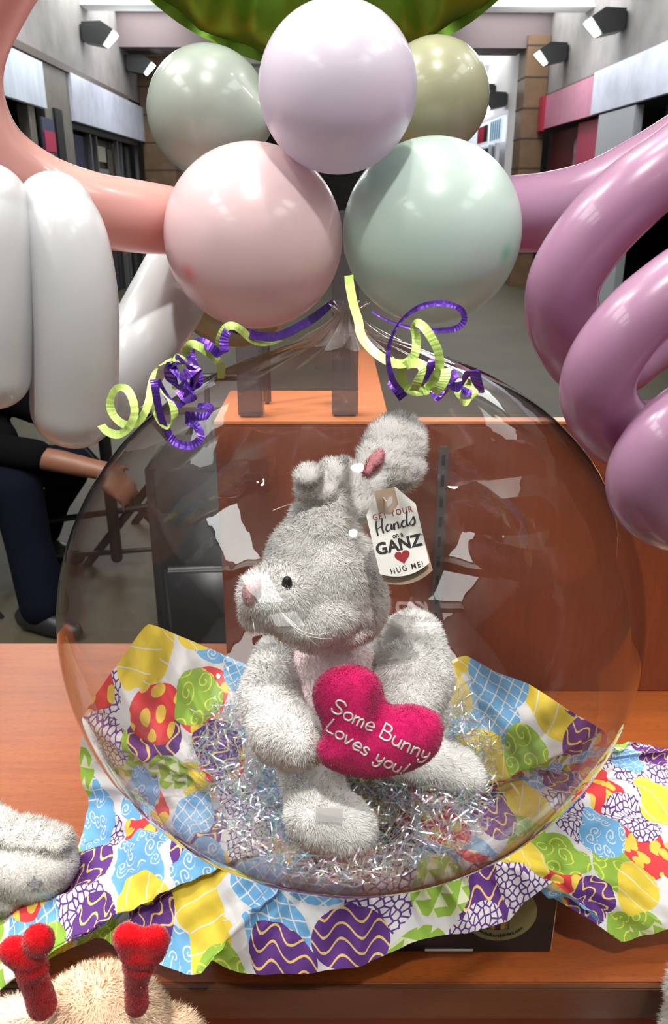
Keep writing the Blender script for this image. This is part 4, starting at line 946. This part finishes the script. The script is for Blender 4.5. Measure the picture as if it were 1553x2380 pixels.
hits = [surf_hit(a, b, [o for o in rab.children if o.name.startswith('leg')][0]) for a, b in ((735, 1876), (797, 1880), (796, 1912), (734, 1908))]
if all(hits):
    yy = min(h.y for h in hits)-.004; q = [P(a, b, yy) for a, b in ((735, 1876), (797, 1880), (796, 1912), (734, 1908))]
    me = pymesh('care_label', q, [(0, 1, 2, 3)]); o = link('care_label', me, mat('white_satin', (.9, .9, .92), .4, alpha=.45), [o for o in rab.children if o.name.startswith('leg')][0], False)
    s_ = o.modifiers.new('s', 'SOLIDIFY'); s_.thickness = .0003

# ---------------------------------------------------------------- puffy heart cushion with embroidery
def pillow(name, outline, thick, M, res=.0028, fold=None):
    """outline: closed 2D loop; both faces bulge from a seam"""
    pts = [Vector(p) for p in outline]; n = len(pts)
    xs = [p.x for p in pts]; ys = [p.y for p in pts]
    A = np.array([(p.x, p.y) for p in pts]); B = np.roll(A, -1, 0); AB = B-A; L2 = (AB**2).sum(1)
    def dist(q):
        t_ = np.clip(((q-A)*AB).sum(1)/L2, 0, 1); return np.sqrt((((A+AB*t_[:, None])-q)**2).sum(1)).min()
    def inside(q):
        c = ((A[:, 1] > q[1]) != (B[:, 1] > q[1])) & (q[0] < (B[:, 0]-A[:, 0])*(q[1]-A[:, 1])/(B[:, 1]-A[:, 1]+1e-15)+A[:, 0]); return c.sum() % 2 == 1
    inner = []
    y = min(ys)
    while y < max(ys):
        x = min(xs)
        while x < max(xs):
            q = np.array([x, y])
            if inside(q) and dist(q) > res*.6: inner.append(Vector((x, y)))
            x += res
        y += res
    allp = pts+inner
    v, e, f, _, _, _ = geometry.delaunay_2d_cdt(allp, [(i, (i+1) % n) for i in range(n)], [], 1, 1e-7)
    D = [0 if i < n else dist(np.array([p.x, p.y])) for i, p in enumerate(v)]; dm = max(D)
    def h(d): k = min(1, d/dm); return thick*math.sqrt(max(0, 1-(1-k)**2.2))
    def hz(p, d): return h(d)*(fold(p) if fold else 1)
    V = [M @ Vector((p.x, p.y, hz(p, d))) for p, d in zip(v, D)]+[M @ Vector((p.x, p.y, -hz(p, d)*.7)) for p, d in zip(v, D)]
    F = [tuple(q) for q in f]+[tuple(i+len(v) for i in q[::-1]) for q in f]
    me = pymesh(name, V, F); bm = bmesh.new(); bm.from_mesh(me); bmesh.ops.remove_doubles(bm, verts=bm.verts, dist=1e-6); bmesh.ops.recalc_face_normals(bm, faces=bm.faces[:]); bm.to_mesh(me); bm.free()
    return me, (lambda x, y: hz(Vector((x, y)), dist(np.array([x, y]))) if inside(np.array([x, y])) else 0)
HY = .548
hc = P(875, 1690, HY); kk = depth(hc)/FPX
Mh = frame(hc, (1, 0, 0), (0, SP*.8+.1, CP))
def hpt(px, py): return ((px-875)*kk, (1690-py)*kk)
hol = [(728, 1620), (732, 1592), (748, 1570), (775, 1553), (812, 1547), (848, 1552), (872, 1568), (886, 1590), (893, 1618), (903, 1636), (925, 1640), (955, 1638), (990, 1646), (1018, 1662), (1029, 1690), (1026, 1722), (1010, 1752), (975, 1778), (925, 1797), (870, 1805), (815, 1801), (770, 1785), (742, 1762), (738, 1735), (750, 1705), (746, 1675), (734, 1648)]
cl = [np.array(hpt(*p)) for p in hol]; n_ = len(cl); loop = []
for i in range(n_):
    p0, p1, p2, p3 = cl[i-1], cl[i], cl[(i+1) % n_], cl[(i+2) % n_]
    for k in range(5):
        t_ = k/5; loop.append(.5*((2*p1)+(-p0+p2)*t_+(2*p0-5*p1+4*p2-p3)*t_*t_+(-p0+3*p1-3*p2+p3)*t_**3))
def crease(p):
    # dent running inward from the notch between the two lobes
    a = np.array(hpt(893, 1618)); b = np.array(hpt(860, 1700)); q = np.array([p.x, p.y]); ab = b-a; t_ = max(0, min(1, (q-a)@ab/(ab@ab))); d = np.linalg.norm(a+ab*t_-q)
    return 1-.55*(1-t_*.7)*math.exp(-(d/.0075)**2)
hm, hh = pillow('plush_heart', [tuple(p) for p in loop], .021, Mh, fold=crease)
hm = fur(hm, 46000, .0022, .0005, lay=(.2, 0, -1), jitter=.6)
Mheart = mat('magenta_velvet', (.74, .012, .165), .85, spec=.1, sheen=.5, var=.35, vscale=38, translucent=.12)
Mheart.node_tree.nodes['Principled BSDF'].inputs['Sheen Tint'].default_value = (1, .45, .65, 1)
heart = link_raw('plush_heart', hm, Mheart); tag(heart, 'bright magenta plush heart with silver embroidery, held by the white rabbit', 'plush heart')
Mthread = mat('silver_thread', (.55, .46, .45), .4, metal=.3)
# hand-written letters as single strokes (unit box 0..1), sewn along two slanting lines
ST = {'S': [[(.85,.85),(.6,1),(.2,.95),(.1,.72),(.3,.55),(.65,.45),(.8,.25),(.6,.02),(.2,0),(.05,.15)]], 'o': [[(.4,.55),(.12,.42),(.08,.2),(.25,0),(.55,.03),(.7,.25),(.62,.48),(.4,.55)]],
 'm': [[(.05,.55),(.08,0)],[(.08,.4),(.3,.55),(.42,.45),(.44,0)],[(.44,.4),(.62,.55),(.78,.42),(.8,0)]], 'e': [[(.08,.28),(.68,.3),(.6,.5),(.35,.57),(.1,.38),(.1,.15),(.3,0),(.65,.08)]],
 'B': [[(.08,0),(.08,1)],[(.08,1),(.55,.97),(.62,.75),(.45,.56),(.08,.54)],[(.45,.56),(.75,.45),(.78,.18),(.55,.0),(.08,0)]], 'u': [[(.08,.55),(.08,.18),(.28,0),(.55,.08),(.62,.3)],[(.63,.55),(.66,0)]],
 'n': [[(.08,.55),(.1,0)],[(.1,.38),(.32,.56),(.56,.5),(.62,0)]], 'y': [[(.08,.55),(.15,.2),(.35,.1),(.58,.25)],[(.64,.55),(.6,.1),(.45,-.3),(.15,-.35),(.05,-.2)]],
 'L': [[(.12,1),(.1,0),(.65,.02)]], 'v': [[(.05,.55),(.3,0),(.6,.55)]], 's': [[(.55,.5),(.3,.57),(.12,.42),(.3,.28),(.52,.18),(.4,.0),(.08,.05)]], '!': [[(.3,1),(.2,.3)],[(.17,.08),(.17,.0)]], ' ': []}
ADV = {'m': .95, ' ': .45, 'S': .92, 'B': .9, '!': .4, 'L': .72}
def stitched(s, p0, p1, hgt):
    """p0,p1: start and end px of the baseline"""
    a = np.array(hpt(*p0)); b = np.array(hpt(*p1)); d = b-a; Lg = np.linalg.norm(d); d /= Lg; u = np.array([-d[1], d[0]]); H = hgt*kk
    tot_ = sum(ADV.get(c, .76) for c in s); sc_ = Lg/tot_; x = 0
    for c in s:
        mesh = []
        for st in ST[c]:
            rows = []
            for q in (catmull(st, 4) if len(st) > 2 else [np.array(st[0], float), (np.array(st[0])+np.array(st[1]))/2, np.array(st[1], float)]):
                pt = a+d*(x+q[0]*sc_*.95)+u*q[1]*H
                z = hh(pt[0], pt[1])+.0008; w_ = Mh @ Vector((pt[0], pt[1], z)); rows.append((*w_, .00092))
            mesh.append(tube_mesh('letter', rows, 8))
        if mesh: link('embroidered_letter', join_meshes('embroidered_letter', mesh), Mthread, heart)
        x += ADV.get(c, .76)*sc_
stitched('Some Bunny', (768, 1640), (990, 1757), 32)
stitched('Loves you!', (757, 1686), (935, 1792), 31)

# ---------------------------------------------------------------- hang tag
TY = .575
tc_ = P(921, 1237, TY); tk = depth(tc_)/FPX
def tagframe(off): return frame(tc_+Vector((0, -off, 0)), (math.cos(math.radians(13)), .05, math.sin(math.radians(13))), (-math.sin(math.radians(13)), SP, math.cos(math.radians(13))*CP))
Wt, Ht = 118*tk, 206*tk
def tag_shape(w_, h_, c, arc):
    pts = [(-w_/2+c, h_/2), (w_/2-c, h_/2), (w_/2, h_/2-c*1.35)]
    for i in range(17): x = w_/2-w_*i/16; pts.append((x, -h_/2+arc-arc*4*(i/16)*(1-i/16)))
    pts.append((-w_/2, h_/2-c*1.35)); return pts
def flat(name, pts, M, m, par, th=.0004, hole=None):
    V = [M @ Vector((*p, 0)) for p in pts]; bm = bmesh.new(); vv = [bm.verts.new(v) for v in V]; f = bm.faces.new(vv); bm.normal_update()
    me = bpy.data.meshes.new(name); bm.to_mesh(me); bm.free(); o = link(name, me, m, par, False); s_ = o.modifiers.new('s', 'SOLIDIFY'); s_.thickness = th; s_.offset = -1; return o
Mcard = mat('white_card', (.78, .78, .74), .5); Mkraft = mat('kraft_card', (.42, .31, .21), .6, var=.15, vscale=60); Mblk3 = mat('tag_ink_black', (.01, .01, .01), .5); Mredi = mat('tag_ink_red', (.30, .01, .02), .5)
tg = thing('hang_tag', tc_, 'white hang tag with red heart and lettering, below the upright ear of the rabbit', 'tag')
M0 = tagframe(0); M1 = M0 @ Matrix.Translation((0, 0, .0006)); Mb = frame(tc_+Vector((.0025, .003, -.0085)), (math.cos(math.radians(15)), .05, math.sin(math.radians(15))), (-math.sin(math.radians(15)), SP, math.cos(math.radians(15))*CP))
flat('front_card', tag_shape(Wt, Ht, .012, .0055), M0, Mcard, tg)
bc_ = flat('back_card', tag_shape(Wt, Ht, .012, .0055), Mb, Mkraft, tg); bc_['label'] = 'kraft card with black dots behind the white one'
dots = []
for r_ in range(4):
    for q_ in range(12):
        bm = bmesh.new(); x = -Wt/2+.003+q_*.0042+(r_ % 2)*.0021; y = -Ht/2+.0025+r_*.0036+.0055*(1-4*((x+Wt/2)/Wt)*(1-(x+Wt/2)/Wt))
        if abs(x) > Wt/2-.0015: bm.free(); continue
        bmesh.ops.create_circle(bm, cap_ends=True, segments=12, radius=.00062, matrix=Mb @ Matrix.Translation((x, y, .0003))); m_ = bpy.data.meshes.new('d'); bm.to_mesh(m_); bm.free(); dots.append(m_)
link('printed_dots', join_meshes('printed_dots', dots), Mblk3, bc_, False)
flat('kraft_patch', [(-.0095, Ht/2+.0002), (.0065, Ht/2+.0002), (.0065, Ht/2-.013), (-.001, Ht/2-.0195), (-.0095, Ht/2-.016)], M0 @ Matrix.Translation((0, 0, .0003)), mat('kraft_patch', (.38, .27, .19), .6), tg)
def disc(name, x, y, r, m, z, par, sx=1, rot=0):
    bm = bmesh.new(); bmesh.ops.create_circle(bm, cap_ends=True, segments=32, radius=r, matrix=M0 @ Matrix.Translation((x, y, z)) @ Matrix.Rotation(rot, 4, 'Z') @ Matrix.Diagonal((sx, 1, 1, 1))); me = bpy.data.meshes.new(name); bm.to_mesh(me); bm.free(); return link(name, me, m, par, False)
disc('punch_hole', -.0012, Ht/2-.0095, .0040, mat('hole_shadow', (.09, .06, .07), .9), .0005, tg)
disc('plastic_fastener', .0003, Ht/2-.0100, .0042, mat('clear_plastic', (.6, .6, .6), .2, alpha=.7), .0012, tg, .45, -.6)
def ttext(nm, s, size, x, y, m, **k): link(nm, text_mesh(s, size, M1 @ Matrix.Translation((x, y, 0)) @ Matrix.Rotation(k.pop('rot', 0), 4, 'Z'), **k), m, tg, False)
ttext('printed_words', 'GET YOUR', .0066, .0004, .0145, Mredi, bold=.00008, width=.82, space=1.25)
# brush-script word as thick-and-thin strokes
HS = {'H': ([[(.1,1.0),(.05,.5),(.12,-.1)], [(.12,.4),(.35,.48),(.6,.62)], [(.62,1.15),(.55,.5),(.62,0)]], .78), 'a': ([[(.6,.5),(.3,.55),(.1,.2),(.3,0),(.55,.25),(.62,.5),(.6,.1),(.85,.1)]], .72), 'n': ([[(.0,.1),(.12,.5),(.12,0)], [(.12,.25),(.38,.55),(.48,.3),(.5,.03),(.72,.12)]], .68),
      'd': ([[(.55,.45),(.3,.52),(.08,.2),(.28,0),(.52,.2),(.66,1.15)], [(.66,1.15),(.56,.3),(.66,.03),(.85,.12)]], .76), 's': ([[(.0,.1),(.3,.45),(.42,.62),(.5,.4),(.5,.1),(.25,-.05),(.05,.08)]], .6)}
ms = []; x = -.0150; sc_ = .0088
for i, c in enumerate('Hands'):
    st, ad = HS[c]
    for s_ in st:
        rows = []
        cc = catmull(s_, 6)
        for j, q in enumerate(cc):
            dn = cc[min(j+1, len(cc)-1)][1]-cc[max(j-1, 0)][1]; r = .00062 if dn < -.02 else .00030
            v = M1 @ Vector((x+q[0]*sc_+q[1]*.0012, +.0020+q[1]*.0092+i*.00025, -.0001)); rows.append((*v, r*1.15))
        ms.append(tube_mesh('s', rows, 8))
    x += ad*sc_
link('printed_words', join_meshes('printed_words', ms), Mblk3, tg)
ttext('printed_words', 'on a', .0056, .0006, -.0024, Mblk3, width=.85, bold=.00012)
ttext('printed_words', 'GANZ', .0125, -.0005, -.0100, Mblk3, bold=.00045, width=.98, space=1.04)
ttext('printed_words', 'TM', .0022, .0175, -.0062, Mblk3)
ttext('printed_words', 'HUG ME!', .0062, .0018, -.0283, Mblk3, bold=.00005, width=.85, space=1.3, rot=.02)
hp_ = []
for i in range(60):
    a = 2*PI*i/60; hp_.append((16*math.sin(a)**3*.00036+.0005, (13*math.cos(a)-5*math.cos(2*a)-2*math.cos(3*a)-math.cos(4*a))*.00036-.0190))
flat('printed_heart', hp_, M1, Mredi, tg, .0001)
rows = [(*P(898, 1165, TY-.001), .0005), (*P(885, 1150, TY+.02), .0005), (*P(868, 1140, .63), .0005)]
link('plastic_loop', tube_mesh('plastic_loop', catmull(rows, 6), 8), Mwh, tg)

# ---------------------------------------------------------------- iridescent shred in the bottom of the balloon
def shred():
    V = []; F = []; n = 4600; attr = []
    for s_ in range(n):
        for _ in range(60):
            # a mound: spread over the bowl of the balloon, banked up on the left and thin on the right
            a = RNG.random()*2*PI; r = .175*math.sqrt(RNG.random()); x = r*math.cos(a); y = r*math.sin(a)
            zs = BR[2]*math.sqrt(max(0, 1-(x*x+y*y)/(BR[0]-.006)**2))
            zb = BC.z-zs+.004
            top = min(zb+.028, T+.215)+.075*math.exp(-((x+.075)**2+(y-.07)**2)/.0022)+.02*math.exp(-((x-.09)**2+(y-.03)**2)/.003)+.006*math.sin(x*40+y*31)
            if top > zb+.002: break
        z = zb+(top-zb)*(RNG.random()**.55)
        p = np.array([BC.x+x, BC.y+y, z]); d = RNG.normal(size=3); d[2] *= .45; d /= np.linalg.norm(d)
        wv = np.cross(d, RNG.normal(size=3)); wv /= np.linalg.norm(wv); wd = .0009+.0010*RNG.random()
        ln = .014+.030*RNG.random(); k = 7; base = len(V); axis = RNG.normal(size=3); axis /= np.linalg.norm(axis); cv = RNG.normal()*.5; tw = RNG.normal()*.35
        for i in range(k):
            q = (p-np.array(BC))/(BR-.004); l = np.linalg.norm(q)
            if l > 1: p = np.array(BC)+q/l*(BR-.004)
            V.append(p-wv*wd/2); V.append(p+wv*wd/2)
            kink = cv*(1 if i % 2 else .3)+RNG.normal()*.25
            def rot(v, ax, an): return v*math.cos(an)+np.cross(ax, v)*math.sin(an)+ax*(ax@v)*(1-math.cos(an))
            d = rot(d, axis, kink); d /= np.linalg.norm(d); wv = rot(wv-d*(wv@d), d, tw); wv /= np.linalg.norm(wv)+1e-9
            p = p+d*ln/k
        for i in range(k-1): F.append((base+2*i, base+2*i+1, base+2*i+3, base+2*i+2))
    me = pymesh('iridescent_shred', V, F)
    m = bpy.data.materials.new('iridescent_film'); m.use_nodes = True; t = m.node_tree; b = t.nodes['Principled BSDF']
    ge = t.nodes.new('ShaderNodeNewGeometry'); lw = t.nodes.new('ShaderNodeLayerWeight'); lw.inputs[0].default_value = .5
    h = (N(t, ge.outputs['Random Per Island'])*1.7+N(t, lw.outputs[1])*1.3).frac()
    cr = t.nodes.new('ShaderNodeValToRGB'); e = cr.color_ramp.elements
    e[0].position = 0; e[0].color = (.25, .95, .55, 1); e[1].position = 1; e[1].color = (.25, .95, .55, 1)
    for pos, c in ((.16, (.30, .85, .95)), (.32, (.45, .45, 1)), (.5, (.95, .55, .95)), (.66, (1, .75, .70)), (.82, (.95, .98, .75))): q = cr.color_ramp.elements.new(pos); q.color = (*c, 1)
    t.links.new(h.k, cr.inputs[0]); t.links.new(mixc(t, .30, cr.outputs[0], (1, 1, 1)), b.inputs['Base Color'])
    b.inputs['Metallic'].default_value = .75; b.inputs['Roughness'].default_value = .16
    tr = t.nodes.new('ShaderNodeBsdfTransparent'); mx = t.nodes.new('ShaderNodeMixShader'); mx.inputs[0].default_value = .50
    t.links.new(mixc(t, .82, cr.outputs[0], (1, 1, 1)), tr.inputs[0])
    t.links.new(tr.outputs[0], mx.inputs[1]); t.links.new(b.outputs[0], mx.inputs[2]); t.links.new(mx.outputs[0], t.nodes['Material Output'].inputs[0])
    o = link('iridescent_shred', me, m, None, False); tag(o, 'nest of clear iridescent plastic shred in the bottom of the balloon', 'shredded film', kind='stuff')
shred()
# ================================================================ plush toys at the lower edge
Mbeige = mat('peach_plush', (.92, .70, .50), .9, spec=.1, translucent=.12)
Mred2 = mat('red_velvet', (.80, .004, .012), .8, spec=.1, sheen=.3, var=.3, vscale=40, translucent=.12)
t = thing('plush_bear', P(210, 2700, .40), 'peach plush bear with red heart antennae at the bottom left corner', 'plush toy')
hd = blob([e_(235, 2405, .42, 155, 150, 130), e_(225, 2360, .42, 110, 100, 90)], .004, 6)
hb = link_raw('head', fur(hd, 40000, .0085, .0006, lay=(0, -.2, -1)), Mbeige, t)
link_raw('ear', fur(blob([e_(400, 2400, .43, 62, 55, 35, 25)], .003, 5), 12000, .010, .0006, lay=(1, 0, -.3)), Mbeige, t)
link_raw('ear', fur(blob([e_(30, 2390, .43, 75, 70, 35, -20)], .003, 5), 13000, .010, .0006, lay=(-1, 0, .3)), mat('cream_plush', (.90, .80, .66), .9, translucent=.12), t)
b0 = P(235, 2600, .40)
link_raw('body', fur(blob([ell((b0.x, .40, T-.20), (.075, .07, .09)), ell((b0.x, .41, T-.05), (.06, .06, .10)), ell((b0.x, .41, T+.08), (.05, .05, .06))], .005, 5), 16000, .008, .0007), Mbeige, t)
def antenna(stalk, lobes, nm_lab):
    prims = [c_(a, b) for a, b in zip(stalk[:-1], stalk[1:])]+lobes
    o = link_raw('antenna', fur(blob(prims, .0022, 10), 30000, .0016, .0004, lay=(0, 0, -1), jitter=.7), Mred2, t); o['label'] = nm_lab
antenna([(98, 2335, .40, 33), (84, 2290, .395, 31), (70, 2250, .39, 34)], [e_(90, 2185, .385, 37, 44, 28, 8), e_(35, 2210, .388, 38, 38, 28, -20), e_(62, 2222, .388, 50, 38, 30, -12), e_(78, 2250, .388, 36, 30, 28)], 'red velvet antenna ending in a heart, left one')
antenna([(318, 2335, .40, 27), (316, 2290, .395, 25), (322, 2250, .39, 33)], [e_(300, 2182, .385, 38, 42, 28, -12), e_(358, 2188, .385, 36, 44, 28, 14), e_(330, 2215, .385, 56, 36, 30), e_(324, 2245, .387, 40, 30, 28)], 'red velvet antenna ending in a heart, right one')
# white plush paw on the table, left edge
Mpaw = mat('ivory_plush', (.90, .88, .84), .9, spec=.1, var=.1, vscale=30, translucent=.12)
t = thing('plush_toy', (-.36, .70, T), 'ivory plush toy lying at the left edge, its paw with a grey star showing', 'plush toy')
bd = blob([e_(-120, 1950, .72, 130, 120, 110), e_(-30, 1950, .70, 80, 60, 70)], .005, 5)
link_raw('body', fur(bd, 30000, .010, .0007), Mpaw, t)
pw = blob([e_(60, 2010, .665, 112, 78, 80, 14), e_(10, 2060, .66, 70, 52, 60, 10), e_(118, 2000, .665, 62, 50, 60, 20), e_(30, 1960, .68, 85, 50, 60)], .004, 6)
po = link_raw('paw', fur(pw, 34000, .0045, .0006, lay=(.5, 0, -.3)), Mpaw, t)
link_raw('fluffy_cuff', fur(blob([e_(60, 1942, .672, 88, 24, 42, 12), e_(130, 1955, .668, 34, 22, 34, 20)], .003, 4), 16000, .010, .0006, lay=(.6, -.3, .2)), Mpaw, t)
for pts in ([(85, 2052), (84, 2010), (82, 1985)], [(82, 1985), (50, 1990), (10, 2012), (-10, 2030)], [(82, 1985), (120, 1982), (165, 1985)]):
    rows = []
    for a, b in pts:
        h_ = surf_hit(a, b, po) or P(a, b, .62); rows.append((*(h_+Vector((0, -.0003, 0))), .0007))
    link('seam', tube_mesh('seam', catmull(rows, 5), 8), mat('seam_shade', (.45, .43, .39), .8), po)
h_ = surf_hit(84, 2050, po) or P(84, 2050, .62)
Ms = frame(h_+Vector((0, -.004, .002)), (1, .2, 0), (0, SP, CP)); st = [((.0085 if i % 2 == 0 else .0038)*math.sin(i*PI/5), (.0085 if i % 2 == 0 else .0038)*math.cos(i*PI/5)) for i in range(10)]
o = flat('star', st, Ms, mat('silver_grey_felt', (.22, .22, .24), .5, bump=.6, bscale=400), po, .0012)
# white fur at the right lower corner
t = thing('plush_toy', (.335, .52, T-.30), 'white fluffy plush toy cut off by the bottom right corner', 'plush toy')
link_raw('body', fur(blob([e_(1640, 2400, .53, 92, 165, 80, 8), e_(1620, 2300, .53, 60, 90, 60, 6)], .005, 5), 32000, .009, .0007), mat('snow_plush', (.93, .92, .9), .9, translucent=.12), t)
link_raw('foot', fur(blob([ell((.36, .50, T-.24), (.06, .06, .06)), ell((.37, .52, T-.12), (.05, .05, .09))], .006, 4), 6000, .008, .0008), bpy.data.materials['snow_plush'], t)
